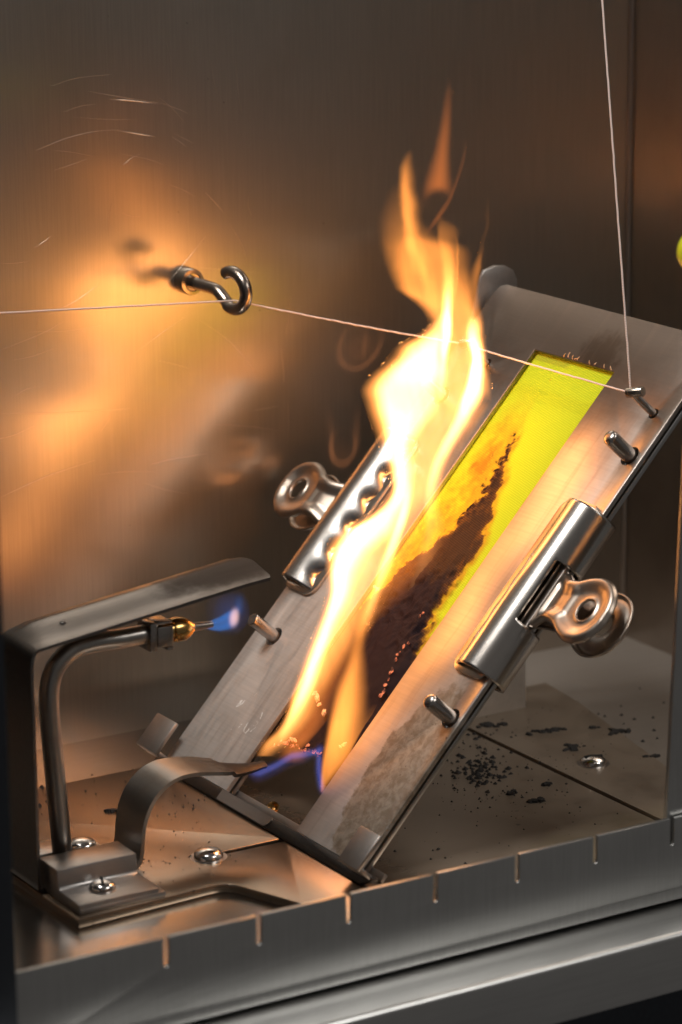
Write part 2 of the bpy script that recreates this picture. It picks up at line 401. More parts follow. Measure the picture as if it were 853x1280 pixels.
structure(MB().box(-260, 260, -90, -60, -120, -26.2), 'base_front', M['dark'], (0, -118, -60))
structure(MB().slab([(64.9, 4), (110, 4), (110, 330), (78.0, 330), (67.9, 80)], 102.4, 104.0, mat=flip), 'right_front_frame', M['front'], (66.6, -104, 0), bevel=0.3)
structure(MB().box(-170, -131.2, -112.0, -104.2, -8.4, 330), 'left_front_frame', M['dark'], (-131, -108, 0), bevel=0.5)

# floor plates
p1 = [at_z(*q)[:2] for q in ((98, 1150), (262, 1108), (275, 1105.5), (287, 1105), (300, 1107.5), (376, 1129))]
out1 = [tuple(q) for q in p1] + [(-22.5, -100), (94.6, -100), (94.6, 60), (-80, 60)]
s0, s1 = at_z(268, 1068), at_z(352, 1050)
dv = (s1 - s0)[:2]; dv = dv / np.linalg.norm(dv); nv_ = np.array([-dv[1], dv[0]])
slot = [tuple(s0[:2] + nv_ * 1.1)] + [tuple(s0[:2] - nv_ * 1.1)] + [tuple(s1[:2] - nv_ * 1.1 + dv * a) for a in (0, 0.8)] + [tuple(s1[:2] + nv_ * 1.1 + dv * a) for a in (0.8, 0)]
structure(MB().slab(out1, -6.75, ZF, [slot]), 'floor_plate', M['floor'], (0, -20, ZF), bevel=0.3)
out2 = [(96.0, -100), (117, -100), at_z(835, 960)[:2], at_z(723, 878)[:2], (143, 62), (96.0, 62)]
structure(MB().slab([tuple(q) for q in out2], -6.75, ZF + 0.3), 'floor_plate', M['floor'], (0, -20, ZF), bevel=0.3)
structure(MB().box(94.7, 95.95, -100, 62, -6.78, -5.6), 'floor_joint', M['black'], (95, 0, -6))

# scratches on the back wall
def scratch(pts, w):
    b = MB(); P = spline([at_y(u, v, YB) for u, v in pts], 8); L_, R_ = [], []
    for i, p in enumerate(P):
        tdir = (P[min(i + 1, len(P) - 1)] - P[max(i - 1, 0)]).normalized()
        nn = Vector((-tdir.z, 0, tdir.x)); ww = w * 0.6 * (0.1 + math.sin(math.pi * i / (len(P) - 1)))
        L_.append((p.x + nn.x * ww, YB, p.z + nn.z * ww)); R_.append((p.x - nn.x * ww, YB, p.z - nn.z * ww))
    n_ = len(P)
    cen = [(p.x, YB - 0.05, p.z) for p in P]
    b.add(L_ + cen + R_, [(i, i + 1, n_ + i + 1, n_ + i) for i in range(n_ - 1)] + [(n_ + i, n_ + i + 1, 2 * n_ + i + 1, 2 * n_ + i) for i in range(n_ - 1)])
    return b
wall_o = bpy.data.objects['back_wall']
FAINT = []
for i in range(30):
    u_, v_ = rnd.uniform(10, 380), rnd.uniform(60, 640); an = rnd.choice([rnd.gauss(0.1, 0.25), rnd.gauss(1.5, 0.12), rnd.gauss(2.6, 0.3)]); le = rnd.uniform(10, 45); bd = rnd.uniform(-6, 6)
    FAINT.append(([(u_ - le * math.cos(an), v_ - le * math.sin(an)), (u_ + bd * math.sin(an) * 0.5, v_ - bd * math.cos(an) * 0.5), (u_ + le * math.cos(an), v_ + le * math.sin(an))], rnd.uniform(0.025, 0.06)))
for pts, w in FAINT + list((([(46, 188), (80, 174), (115, 165), (150, 162)], 0.10), ([(146, 163), (175, 168), (195, 171)], 0.20), ([(64, 108), (95, 98), (140, 93)], 0.05),
               ([(110, 114), (150, 121), (205, 130)], 0.10), ([(137, 124), (165, 126), (198, 130)], 0.22), ([(205, 130), (222, 136), (236, 142)], 0.07),
               ([(214, 170), (226, 178), (234, 184)], 0.07), ([(218, 167), (232, 174), (242, 179)], 0.07), ([(150, 192), (185, 199), (205, 206)], 0.06),
               ([(256, 240), (268, 252), (280, 266)], 0.14), ([(288, 280), (303, 308), (310, 332)], 0.07), ([(352, 436), (355, 470), (354, 480)], 0.10),
               ([(360, 500), (361, 525), (361, 548)], 0.08), ([(0, 438), (50, 418), (80, 402)], 0.05), ([(0, 622), (60, 595), (120, 575)], 0.08),
               ([(185, 582), (215, 574), (260, 567)], 0.10), ([(210, 230), (230, 238), (244, 246)], 0.06), ([(0, 517), (90, 515), (165, 511)], 0.05),
               ([(250, 400), (285, 425), (312, 455), (322, 475)], 0.06), ([(80, 140), (100, 133), (120, 130)], 0.05))):
    o = build(scratch(pts, w), 'scratch', M['scratch'], parent=wall_o, smooth=0)
    o.matrix_parent_inverse = wall_o.matrix_world.inverted() if False else Matrix.Translation(-Vector((0, YB, 0)) * MM)

# ------------------------------------------------------------------ holder rack
rk = thing('holder_rack', 'sloping grey steel rack that carries the specimen holder on its lower rail', 'rack', matrix=HOLD)
b = MB().slab([(-5.2, -58.5), (-1.9, -63.5), (-1.5, -63.5), (-1.5, 61), (-5.2, 61)], -0.9, 0.1)
build(b, 'rail', M['hood'], rk, bevel=0.2)
build(MB().box(-1.5, 1.0, -60, 61, -5.2, -4.0), 'rail_flange', M['rack'], rk, bevel=0.2)
for y0, y1 in ((-61.5, -51.5), (53.5, 65.5)):
    tb = MB().box(-3.2, -1.6, y0, y1, 0.12, 4.6).box(-3.2, 8.2, y0, y1, 4.6, 6.0)
    build(tb, 'end_tab', M['rack'], rk, bevel=0.4)
tg_ = [(x, y) for x, y in rrect(-15, 6, -11, -0.5, [0.1, 0.1, 4.5, 4.5])]
toW = HOLD.inverted()
def hold_sheet(o2d, y0, y1):      # outline in world xz, sheet between y0 and y1, in holder coordinates
    return MB().slab([(p[0], p[1]) for p in o2d], -y1, -y0, mat=toW @ flip)
build(MB().slab(rrect(-4.9, -1.5, -8.0, 21.0, [0.05, 0.05, 2.6, 0.8]), 0.1, 0.5), 'rail_tongue', M['rack'], rk, bevel=0.12)
side = [(112, -4.2), (129, -4.2), (129, 131.5), (127.5, 134.5), (124.5, 136.2), (120.5, 136.6), (116.5, 135.4), (115.2, 133.5), (112, 120)]
build(hold_sheet(side, 59.4, 60.8), 'side_plate', M['rack'], rk, bevel=0.3)
brk = [(66, -4.2), (122.5, -4.2), (122.0, 50), (100, 88), (66, 52)]
build(hold_sheet(brk, 43.8, 45.2), 'foot_bracket', M['bracket_steel'], rk, bevel=0.3)

# ------------------------------------------------------------------ specimen holder
hd = thing('specimen_holder', 'sloping slotted steel plate frame clamping the burning yellow cloth', 'specimen holder', matrix=HOLD)
pins = [(46.2, 46.2), (46.9, -49.7), (136.8, -49.0), (136.8, 47)]
thp = [(151.2, -46.9), (151.2, 37.0)]
plate_out = rrect(-1.4, 179, -54.2, 56.5, [4, 0.6, 0.6, 1.5])
slot_out = rrect(-5, 160, -20, 20, 0.01, 1)
def plate(z0, z1, s_in):
    # U-shaped: the slot is open at its lower end
    o = [(178.5, -54.2), (178.5, 53), (177.5, 55.5), (175, 56.5), (-1.4, 56.5), (-1.4, 20 + s_in), (160 - s_in, 20 + s_in), (160 - s_in, -20 - s_in), (-1.4, -20 - s_in), (-1.4, -54.2)]
    return MB().slab(o, z0, z1, [circle(a, y, 3.1) for a, y in pins] + [circle(a, y, 1.7, 14) for a, y in thp])
build(plate(-1.5, 0, 0.0), 'top_plate', M['plate'], hd, bevel=0.22)
build(plate(-3.7, -2.2, 0.0), 'back_plate', M['edge'], hd, bevel=0.22)
def rod_prof(r, h): return [(r, -5), (r, h - 1.3), (r * 0.93, h - 0.7), (r * 0.72, h - 0.2), (r * 0.35, h), (0.02, h)]
for i, (a, y) in enumerate(pins):
    flat = i in (0, 3)
    pr_ = [(2.1, -5), (2.1, 9.6), (1.9, 10.0), (0.02, 10.0)] if flat else rod_prof(2.3, 10.2)
    build(MB().lathe(pr_, 20, Matrix.Translation((a, y, 0))), 'pin', M['pin'], hd)
for a, y in thp:
    g = build(MB().lathe([(1.15, -4), (1.15, 10.2), (0.9, 10.6), (0.02, 10.7)], 14, Matrix.Translation((a, y, 0))), 'thread_pin', M['pin'], hd)
    d1 = Vector((2.2, -5.2, -0.6)).normalized()
    c = Vector((a, y, 10.3))
    build(MB().tube([c - d1 * 1.9, c - d1 * 1.5, c + d1 * 3.6, c + d1 * 3.9], [0.9, 1.45, 1.45, 1.2], 16), 'crossbar', M['brass'] if False else M['nut'], g)

# ------------------------------------------------------------------ specimen (cloth)
def value_noise(x, y, seed=0):
    xi, yi = np.floor(x).astype(int), np.floor(y).astype(int); fx, fy = x - xi, y - yi
    fx, fy = fx * fx * (3 - 2 * fx), fy * fy * (3 - 2 * fy)
    def h(a, b_):
        n_ = (a * 374761393 + b_ * 668265263 + seed * 362437) & 0x7fffffff
        n_ = ((n_ ^ (n_ >> 13)) * 1274126177) & 0x7fffffff
        return ((n_ ^ (n_ >> 16)) & 0xffff) / 65535.0
    return (h(xi, yi) * (1 - fx) + h(xi + 1, yi) * fx) * (1 - fy) + (h(xi, yi + 1) * (1 - fx) + h(xi + 1, yi + 1) * fx) * fy
def fbm(x, y, seed=0, o=4):
    s_, a = 0, 0.5
    for k in range(o): s_ = s_ + a * value_noise(x * 2 ** k, y * 2 ** k, seed + k); a *= 0.5
    return s_ / 0.9375
def smooth(x, a, b_):
    q = np.clip((x - a) / (b_ - a), 0, 1); return q * q * (3 - 2 * q)

NU, NV = 380, 104
S0 = 8.0
bot_w = np.array([-20, -17, -14, -10, -3, 2, 7, 9.5, 12, 15, 17, 20]); bot_s = np.array([13, 12, 16.5, 18.6, 19.6, 20.2, 21.6, 21, 17, 14, 12.6, 14.5])
wv = np.linspace(-22.5, 22.5, NV)                    # w = -y: near edge positive
bs = np.interp(wv, bot_w, bot_s) + (fbm(wv * 0.9, wv * 0 + 3.3, 5) - 0.5) * 2.2
top_s = 160.6 + np.where(np.abs(wv) < 21, 0, 1)
W, T = np.meshgrid(wv, np.linspace(0, 1, NU)); S = bs[None, :] + (top_s - bs)[None, :] * T
# burnt area: w of its right boundary and left boundary against s
rb_s = np.array([0, 52, 60, 67, 77, 87, 98, 113, 129, 142, 148]); rb_w = np.array([32, 28, 20, 16.4, 14.2, 14.5, 13.6, 6.5, -1.8, -5.8, -6.5])
lb_s = np.array([0, 66, 82, 95, 104, 112, 124, 133, 142, 148]); lb_w = np.array([-40, -24, -15, -9.5, -6.5, -5.0, -7.5, -7.6, -6.6, -6.5])
n1 = fbm(S * 0.16, W * 0.22, 11) - 0.5; n2 = fbm(S * 0.7, W * 0.7, 23) - 0.5; n3 = fbm(S * 1.6, W * 1.9, 31, 3) - 0.5
dR = np.interp(S, rb_s, rb_w) - W + n1 * 3.2 + n2 * 2.2 * smooth(S, 100, 70) * 0.5 + n2 * 0.7
dL = W - np.interp(S, lb_s, lb_w) + n1 * 5 + n2 * 3
dd = np.minimum(dR, dL * 0.55)
fade = smooth(S, 160, 122)
charv = smooth(dd, -0.6, 3.4) * 0.55 + smooth(dd, 1.0, 6.5) * 0.45
charv = charv * (0.35 + 0.65 * fade)
charv = np.clip(charv + (n2 * 0.32 + n3 * 0.3 + n1 * 0.5) * (charv > 0.04) * (charv < 0.97), 0, 1)
deep = smooth(S + n1 * 16, 98, 74) * charv * smooth(W + n1 * 8, -14, -2)                    # fully carbonised, grey-black
crisp = smooth(n3 * 0.6 + n2 * 1.0 + n1 * 0.3, 0.05, 0.14) * smooth(dL, 1.0, 3) * smooth(dL, 9, 5) * smooth(S, 150, 138) * smooth(S, 96, 106)
crisp = crisp * smooth(dR, 0.2, 1.2)
scorch_firelight = smooth(dL + n2 * 5 + n1 * 6, -15, 0) * smooth(dR, -2, 1.5) * smooth(S, 152, 122) * (0.75 + 0.8 * n1 + 0.4 * n2)  # amber zone: scorching, widened to paint in the flame's orange light
hem = smooth(S, 157.4, 157.9) * smooth(W, -1, -5) * 0.35
ht = -1.85 + charv * smooth(S, 118, 70) * smooth(np.abs(W), 20.5, 15) * (1.0 + 2.0 * (fbm(S * 0.10, W * 0.14, 41) - 0.35))
wr = np.abs(fbm(S * 0.19 + W * 0.12, W * 0.3 - S * 0.1, 57) - 0.5)
ht += smooth(S, 96, 82) * smooth(S, 50, 66) * smooth(np.abs(W), 19, 12) * (0.5 - wr * 5) * 0.9
ht += charv * n2 * 0.10 * smooth(np.abs(W), 20, 17)
curl = smooth(S - bs[None, :], 6, 0) * smooth(np.abs(W), 20.5, 17)
ht += curl * 2.2 * (0.5 + n1)
ht = np.where(np.abs(W) > 20.2, -1.85, ht)
verts = np.stack([S, -W, ht], -1).reshape(-1, 3) * MM
idx = np.arange(NU * NV).reshape(NU, NV)
quads = np.stack([idx[:-1, :-1], idx[:-1, 1:], idx[1:, 1:], idx[1:, :-1]], -1).reshape(-1, 4)
me = bpy.data.meshes.new('specimen_cloth'); me.from_pydata(verts.tolist(), [], quads.tolist())
me.polygons.foreach_set('use_smooth', [True] * len(me.polygons))
for nm, arr in (('burn', charv), ('carbon', deep), ('crust', np.clip(crisp + 0, 0, 1)), ('hem', hem), ('scorch_firelight', np.clip(scorch_firelight, 0, 1))):
    a = me.attributes.new(nm, 'FLOAT', 'POINT'); a.data.foreach_set('value', arr.reshape(-1).astype(np.float32))
t = NT('yellow_burnt_cloth')
def attr(nm):
    a = t.n('ShaderNodeAttribute', _attribute_name=nm); return a.outputs['Fac']
fine = t.noise(t.coord(), 700, 4, 0.7)
burn = t.math('ADD', attr('burn'), t.math('MULTIPLY', t.math('SUBTRACT', fine, 0.5), t.math('MULTIPLY', t.ramp(attr('burn'), 0.02, 0.3), 0.5)), True)
wx = t.n('ShaderNodeTexWave', _wave_type='BANDS', _bands_direction='X'); wx.inputs['Scale'].default_value = 470
wy = t.n('ShaderNodeTexWave', _wave_type='BANDS', _bands_direction='Y'); wy.inputs['Scale'].default_value = 470
cvec = t.coord(rot=(0, 0, math.radians(9)))
t.put(wx.inputs['Vector'], cvec); t.put(wy.inputs['Vector'], cvec)
weave = t.math('MULTIPLY', wx.outputs['Fac'], wy.outputs['Fac'])
yel = t.mix(t.ramp(weave, 0.0, 0.6), (0.37, 0.48, 0.015), (0.51, 0.66, 0.028))
yel = t.mix(t.math('MULTIPLY', t.noise(t.coord(), 60, 4), 0.35), yel, (0.31, 0.45, 0.008))
yel = t.mix(t.math('MULTIPLY', attr('scorch_firelight'), 0.95), yel, (0.36, 0.155, 0.010))
c1 = t.mix(t.ramp(burn, 0.03, 0.25), yel, (0.46, 0.29, 0.014))
c1 = t.mix(t.ramp(burn, 0.18, 0.5), c1, (0.13, 0.055, 0.012))
c1 = t.mix(t.ramp(burn, 0.45, 0.9), c1, (0.050, 0.026, 0.012))
c1 = t.mix(t.math('MULTIPLY', t.ramp(weave, 0.25, 0.0), 0.55), c1, (0.012, 0.006, 0.004)) if False else c1
c1 = t.mix(t.ramp(attr('carbon'), 0.25, 0.9), c1, t.mix(fine, (0.008, 0.005, 0.009), (0.020, 0.012, 0.019)))
wv2 = t.math('MULTIPLY', t.ramp(weave, 0.5, 0.05), t.math('MULTIPLY', t.ramp(attr('burn'), 0.2, 0.6), 0.6))
c1 = t.mix(wv2, c1, (0.010, 0.005, 0.004))
c1 = t.mix(attr('crust'), c1, (0.012, 0.005, 0.004))
c1 = t.mix(attr('hem'), c1, (0.16, 0.10, 0.03))
hgt = t.math('ADD', t.math('MULTIPLY', weave, 0.6), t.math('MULTIPLY', fine, t.math('MULTIPLY', attr('burn'), 0.5)))
t.set(Base_Color=c1, Roughness=0.75, Normal=t.bump(hgt, 0.5, 0.0002)); t.b.inputs['Specular IOR Level'].default_value = 0.12
spc = bpy.data.objects.new('cloth_specimen', me); sc.collection.objects.link(spc); spc.matrix_world = HOLD; me.materials.append(t.m)
tag(spc, 'strip of bright yellow woven cloth charring black from its lower end in the holder slot', 'cloth')
# glowing char along the burning edges
t = NT('glowing_char')
hot = t.noise(t.coord(), 900, 3)
t.set(Base_Color=(0.03, 0.015, 0.012), Roughness=0.8, Emission_Color=t.mix(t.ramp(hot, 0.3, 0.65), (0.8, 0.07, 0.02), (1.0, 0.27, 0.11)), Emission_Strength=t.ramp(hot, 0.38, 0.66, 0.0, 1.1)); M['ember'] = t.m
t = NT('ash_edge'); t.set(Base_Color=t.mix(t.noise(t.coord(), 900, 3), (0.30, 0.15, 0.06), (0.70, 0.48, 0.30)), Roughness=0.9); M['ash'] = t.m
def crumb(pos, r, name, mat, parent, seed):
    q = random.Random(seed); b = bmesh.new(); bmesh.ops.create_icosphere(b, subdivisions=2, radius=1)
    sx, sy_, sz = r * q.uniform(0.8, 1.5), r * q.uniform(0.5, 0.9), r * q.uniform(0.35, 0.6); ra = q.uniform(0, 3)
    mt = Matrix.Translation(Vector(pos) * MM) @ Matrix.Rotation(ra, 4, 'Z') @ Matrix.Diagonal((sx * MM, sy_ * MM, sz * MM, 1))
    for v in b.verts: v.co *= 1 + 0.35 * (math.sin(v.co.x * 5 + seed) * math.cos(v.co.y * 4 + seed * 2)) + q.uniform(-0.18, 0.18)
    b.transform(mt); m_ = bpy.data.meshes.new(name); b.to_mesh(m_); b.free()
    return link(name, m_, mat, parent)
k = 0
for (u, v, r) in ((478, 871, 1.1), (482, 866, 0.9), (484, 858, 1.0), (488, 851, 0.7), (491, 842, 0.9), (493, 838, 0.7), (497, 827, 1.0), (499, 820, 0.8), (502, 817, 0.5), (507, 810, 0.8), (513, 806, 0.7), (527, 772, 0.7), (531, 768, 0.6)):
    p = hold(u, v, -0.6); k += 1
    crumb((p[0], p[1], 0.2), r * 0.72, 'ember', M['ember'], spc, k)
for i in range(34):                                   # thin glowing rim on the lower edge
    w_ = -13 + 22.5 * i / 33; s_ = np.interp(w_, wv, bs)
    k += 1; crumb((s_ + rnd.uniform(-0.2, 0.5), -w_, -0.6 + rnd.uniform(0, 1.5)), rnd.uniform(0.3, 0.75), 'ember', M['ember'], spc, k)
for (u, v, r) in ((396, 872, 1.3), (399, 880, 1.0), (405, 890, 1.1), (393, 866, 0.9), (366, 925, 1.3), (430, 930, 0.8), (425, 933, 0.6), (472, 736, 0.9), (468, 733, 0.7)):
    p = hold(u, v, 1.5); k += 1; crumb((p[0], p[1], 1.3), r, 'ash_fleck', M['ash'], spc, k)
for i in range(9):                                   # frayed threads at the burnt top edge
    w_ = rnd.uniform(-6, 19); p0 = Vector((160.2, -w_, -0.6)); d_ = Vector((rnd.uniform(0.6, 2.2), rnd.uniform(-1.2, 1.2), rnd.uniform(0.6, 1.6)))
    build(MB().tube([p0, p0 + d_ * 0.5 + Vector((0, 0, 0.4)), p0 + d_], [0.28, 0.22, 0.10], 6), 'frayed_thread', M['ash'], spc)

# ------------------------------------------------------------------ bulldog clips
def make_clip(label, mtx):
    cl = thing('bulldog_clip', label, 'clip', matrix=mtx, group='bulldog clips on the holder')
    # local: x along the barrel, y across (edge at y = 0, handles to +y), z off the plate
    H = 28.0
    # flat jaw plates with rounded corners
    for sgn, nm in ((1, 'upper_jaw'), (-1, 'lower_jaw')):
        z0 = 0.25 if sgn > 0 else -5.0
        ol = rrect(-H - 1.8, H + 1.8, -17.2, -2, [2.0, 2.0, 4.5, 4.5])
        jb = MB().slab(ol, z0, z0 + 0.9)
        build(jb, nm, M['jaw'], cl, bevel=0.2)
    # barrel: curved spring sheet with a window for the handles, wavy lip on the inner edge
    A0, A1, R, cyy, cz = math.radians(166), math.radians(-170), 7.3, -6.4, -1.9
    na, nx = 44, 72
    P = []
    for i in range(nx + 1):
        x = -H + 2 * H * i / nx
        row = []
        a_start = A0 + 0.0
        wav = 0.5 + 0.5 * math.cos(x * 2 * math.pi / 9.3)
        for j in range(na + 1):
            a = a_start + (A1 - a_start) * j / na
            rr = R + (0.25 if False else 0)
            y = cyy + rr * math.cos(a); z = cz + rr * math.sin(a)
            if j < 8:
                f = (8 - j) / 8
                y += -f * f * 2.4 * wav; z += f * f * (0.7 - 0.7 * wav)
            if j > na - 6:
                f = (j - na + 6) / 6
                z -= 0.0 * f
            row.append(Vector((x, y, z)))
        P.append(row)
    b = MB(); win = lambda i, j: abs(-H + 2 * H * (i + 0.5) / nx) < 10.4 and 16 <= j <= 31
    vs = [p for r in P for p in r]; fs = []
    for i in range(nx):
        for j in range(na):
            if win(i, j): continue
            a, b2 = i * (na + 1) + j, (i + 1) * (na + 1) + j
            fs.append((a, b2, b2 + 1, a + 1))
    b.add(vs, fs)
    o = build(b, 'barrel', M['chrome'], cl, smooth=50)
    md = o.modifiers.new('Solidify', 'SOLIDIFY'); md.thickness = 0.9 * MM; md.offset = 0
    # handles: pressed sheet with rolled rim, neck and finger hole
    for sgn in (1, -1):
        hc = 24.5
        pts = [(9.8, 0.0), (9.3, 3), (7.6, 7), (6.7, 11), (7.2, 15), (8.9, 18.5), (10.0, 22), (10.2, 25), (9.2, 29), (6.4, 32.6), (2.6, 34.4), (0, 34.6)]
        sp1 = spline([Vector((x, y, 0)) for x, y in pts], 6)
        segs = [(sp1[q], sp1[q + 1]) for q in range(len(sp1) - 1)]
        def edge_dist(p):
            p = Vector((abs(p.x), p.y, 0)); best = 99.0
            for a_, b_ in segs:
                ab = b_ - a_; l2 = ab.length_squared
                h_ = max(0, min(1, (p - a_).dot(ab) / l2)) if l2 > 1e-12 else 0
                best = min(best, (p - a_ - ab * h_).length)
            return best
        def lift_pt(q):
            dq = edge_dist(q); dh = max(0.0, (q - Vector((0, hc, 0))).length - 3.3)
            z = -1.3 + 1.5 * float(smooth(np.array(dq), 0, 1.0))                 # rolled rim
            z -= 1.2 * float(smooth(np.array(dq), 1.4, 5.0))                     # dished inside
            z += 0.5 * float(smooth(np.array(dh), 1.0, 0.0))
            z += 0.45 * float(smooth(np.array(abs(q.y - 15.6)), 2.6, 0.2)) * float(smooth(np.array(abs(q.x)), 6.0, 3.5))     # cross ridge under the ring
            lift = 0.4 + 4.4 * float(smooth(np.array(q.y), 0, 13))
            return Vector((q.x, q.y * 0.95 - 2.0, sgn * (z + lift) - 1.9 + (0.5 if sgn < 0 else 0)))
        ysp = [p.y for p in sp1]; NK = 30
        def half_w(y): return float(np.interp(y, ysp[:40], [p.x for p in sp1][:40]))
        hb = MB(); y1 = 15.0
        neck = [[Vector((half_w(y) * (-1 + 2 * c / NK), y, 0)) for c in range(NK + 1)] for y in np.linspace(0, y1, 19)]
        hb.grid([[lift_pt(p) for p in r] for r in neck])
        loop = list(neck[-1]) + [Vector((p.x, p.y, 0)) for p in sp1 if p.y > y1 + 0.3] + [Vector((-p.x, p.y, 0)) for p in reversed(sp1[:-1]) if p.y > y1 + 0.3]
        ring = []
        for p in loop:
            d_ = Vector((p.x, p.y - hc, 0)).normalized(); h_ = Vector((d_.x * 3.3, hc + d_.y * 3.3, 0))
            ring.append([lift_pt(p.lerp(h_, f)) for f in (0, 0.06, 0.13, 0.2, 0.28, 0.36, 0.45, 0.55, 0.66, 0.77, 0.88, 0.95, 1.0)])
        hb.grid(ring, closed_u=True)
        ho = build(hb, 'handle', M['handle'], cl, smooth=80, weld=0.01)
        md = ho.modifiers.new('Solidify', 'SOLIDIFY'); md.thickness = 0.9 * MM; md.offset = 0
        md2 = ho.modifiers.new('Subdivision', 'SUBSURF'); md2.levels = md2.render_levels = 1
    return cl
near_m = HOLD @ Matrix.Translation(Vector((89.5, -54.2, 0)) * MM) @ Matrix.Rotation(math.pi, 4, 'Z')
far_m = HOLD @ Matrix.Translation(Vector((91.5, 58.0, 0)) * MM)
make_clip('shiny bulldog clip on the right edge of the sloping holder, beside the yellow cloth', near_m)
make_clip('bulldog clip with a wavy inner lip on the far edge of the holder, behind flames', far_m)

# ------------------------------------------------------------------ pilot burner, hood, strap, block
B0 = (-78, -17, ZF); I0 = rel(B0)
hdp = thing('flame_hood', 'bent steel hood strip standing at the left over the gas nozzle', 'hood', B0)
yb, yf = 2.7, -17.0
prof2 = [(-66, -4.0), (-79.0, -4.0), (-79.9, -3.2), (-80.0, -1.5)] + [(-79.9 + 0.0 * q, -1.5 + (59 + 1.5) * q / 6) for q in range(1, 7)]
prof2 += [(-79.6, 61.8), (-78.8, 63.5), (-77.2, 64.4)]
hx = np.linspace(-72, -8.6, 12)
prof2 += [(x, 64.4 + (x + 77.2) * 0.128) for x in hx]
rows = []
ny = 14
for i, (x, z) in enumerate(prof2):
    row = []
    for j in range(ny + 1):
        fy = j / ny; y = yf + (yb - yf) * fy
        top_ = smooth(np.array(x), -80, -70) if z > 50 else 0.0
        zz = z + top_ * (2.4 * smooth(np.array(fy), 0.0, 0.75) - 1.2 * smooth(np.array(fy), 0.75, 1.0))
        xx = x
        if i == len(prof2) - 1: xx = x + 3.5 * (1 - smooth(np.array(fy), 0.55, 1.0)) - 1.2 * smooth(np.array(0.12 - fy), 0, 0.12)
        row.append((xx, y, zz))
    rows.append(row)
build(MB().thick(rows, 0.9, mat=I0), 'hood_strip', M['hood'], hdp, smooth=50, bevel=0.0)
build(MB().lathe([(0.9, -0.6), (0.9, 0.25), (0.6, 0.5), (0.02, 0.55)], 14, I0 @ Matrix.Translation((-65.5, -7.8, 67.4))), 'rivet', M['hood'], hdp)

G0 = (-67, -7, ZF); IG = rel(G0)
pb = thing('pilot_burner', 'bent gas tube with a brass nozzle burning blue under the hood', 'burner', G0)
tp = spline([(-67.2, -7, -4), (-68.0, -7, 10), (-69.2, -7, 28), (-70.0, -7, 42), (-69.6, -7, 50.5), (-67.0, -7, 56.0), (-62.0, -7, 59.4), (-55.5, -7, 60.2), (-48, -7, 59.9), (-38, -7, 60.0)], 6)
build(MB().tube(tp, 2.75, 20, mat=IG), 'gas_tube', M['tube'], pb)
xax = Matrix(((0, 0, 1, 0), (1, 0, 0, 0), (0, 1, 0, 0), (0, 0, 0, 1)))       # lathe axis -> +x
nz_c = IG @ Matrix.Translation((-40.5, -7, 59.9)) @ Matrix.Rotation(math.radians(1.5), 4, 'Y')
build(MB().lathe([(2.7, 0), (3.3, 0.2), (3.3, 5.0), (2.9, 5.4), (2.9, 8), (3.3, 8.3), (3.55, 9.5), (3.4, 12.0), (2.6, 13.8), (1.8, 14.6), (1.6, 15.0)], 22, nz_c @ xax), 'nozzle_body', M['brass'], pb)
build(MB().lathe([(1.5, 14.6), (1.25, 16), (0.95, 21.2), (0.7, 21.3), (0.6, 20), (0.02, 19.8)], 16, nz_c @ xax), 'nozzle_tip', M['tube'], pb)
cl_ = MB()
cl_.box(-0.2, 2.0, -4.0, 4.0, -4.2, 3.8, nz_c).box(2.0, 6.8, -4.2, -3.3, -3.2, 2.6, nz_c).box(2.0, 6.8, -3.6, 3.6, 3.1, 3.9, nz_c).box(5.0, 7.0, -4.1, 3.9, -4.4, -3.4, nz_c)
build(cl_, 'clamp', M['bracket'], pb, bevel=0.35)
build(MB().box(-76, -58, -12.0, -2.5, ZF, ZF + 2.6, IG).box(-76.5, -66, -6, 4, ZF + 2.6, ZF + 6.5, IG), 'mount', M['block'], pb, bevel=0.4)

S0_ = (-47.5, -7, ZF); IS = rel(S0_)
stp = thing('burner_strap', 'curved flat steel strap rising from the block to the burning cloth edge', 'strap', S0_)
ctr = spline([(-54.0, 0, -3.4), (-50.0, 0, -3.4), (-48.3, 0, -2.6), (-47.5, 0, 0), (-46.9, 0, 5.5), (-45.6, 0, 10.5), (-43.0, 0, 15.0), (-39.0, 0, 18.4), (-34.5, 0, 20.0), (-29.5, 0, 20.1), (-24, 0, 19.3), (-18, 0, 18.0), (-13, 0, 17.0), (-8, 0, 16.4), (-3.5, 0, 16.4)], 5)
rows = []
for i, p in enumerate(ctr):
    q = i / (len(ctr) - 1)
    hw = 7.8 if q < 0.72 else 7.8 - 5.6 * smooth(np.array(q), 0.72, 1.0)
    cyy = -7.0
    rows.append([(p.x, cyy + hw * (1 - 2 * j / 8), p.z - (0.9 * ((j - 4) / 4) ** 2 if q > 0.8 else 0)) for j in range(9)])
build(MB().thick(rows, -1.1, mat=IS), 'strap_band', M['strap'], stp, smooth=45)

K0 = (-65, -25, ZF); IK = rel(K0)
blk = thing('mounting_block', 'stepped steel block at the lower left with a screw in its front step', 'block', K0)
stepo = [(-36.8, ZF), (-13.0, ZF), (-13.0, 4.6), (-24.0, 4.4), (-24.4, -0.6), (-25.2, -1.2), (-36.8, -1.4)]
lx = Matrix(((0, 0, 1, 0), (1, 0, 0, 0), (0, 1, 0, 0), (0, 0, 0, 1)))
b = MB().slab([(y, z) for y, z in stepo if True], -77.6, -53.5, mat=IK @ lx)
build(b, 'step_body', M['block'], blk, bevel=0.45)
build(MB().box(-77.2, -51.6, -37.0, -19.5, ZF + 0.02, -2.7, IK), 'base_flange', M['block'], blk, bevel=0.35)

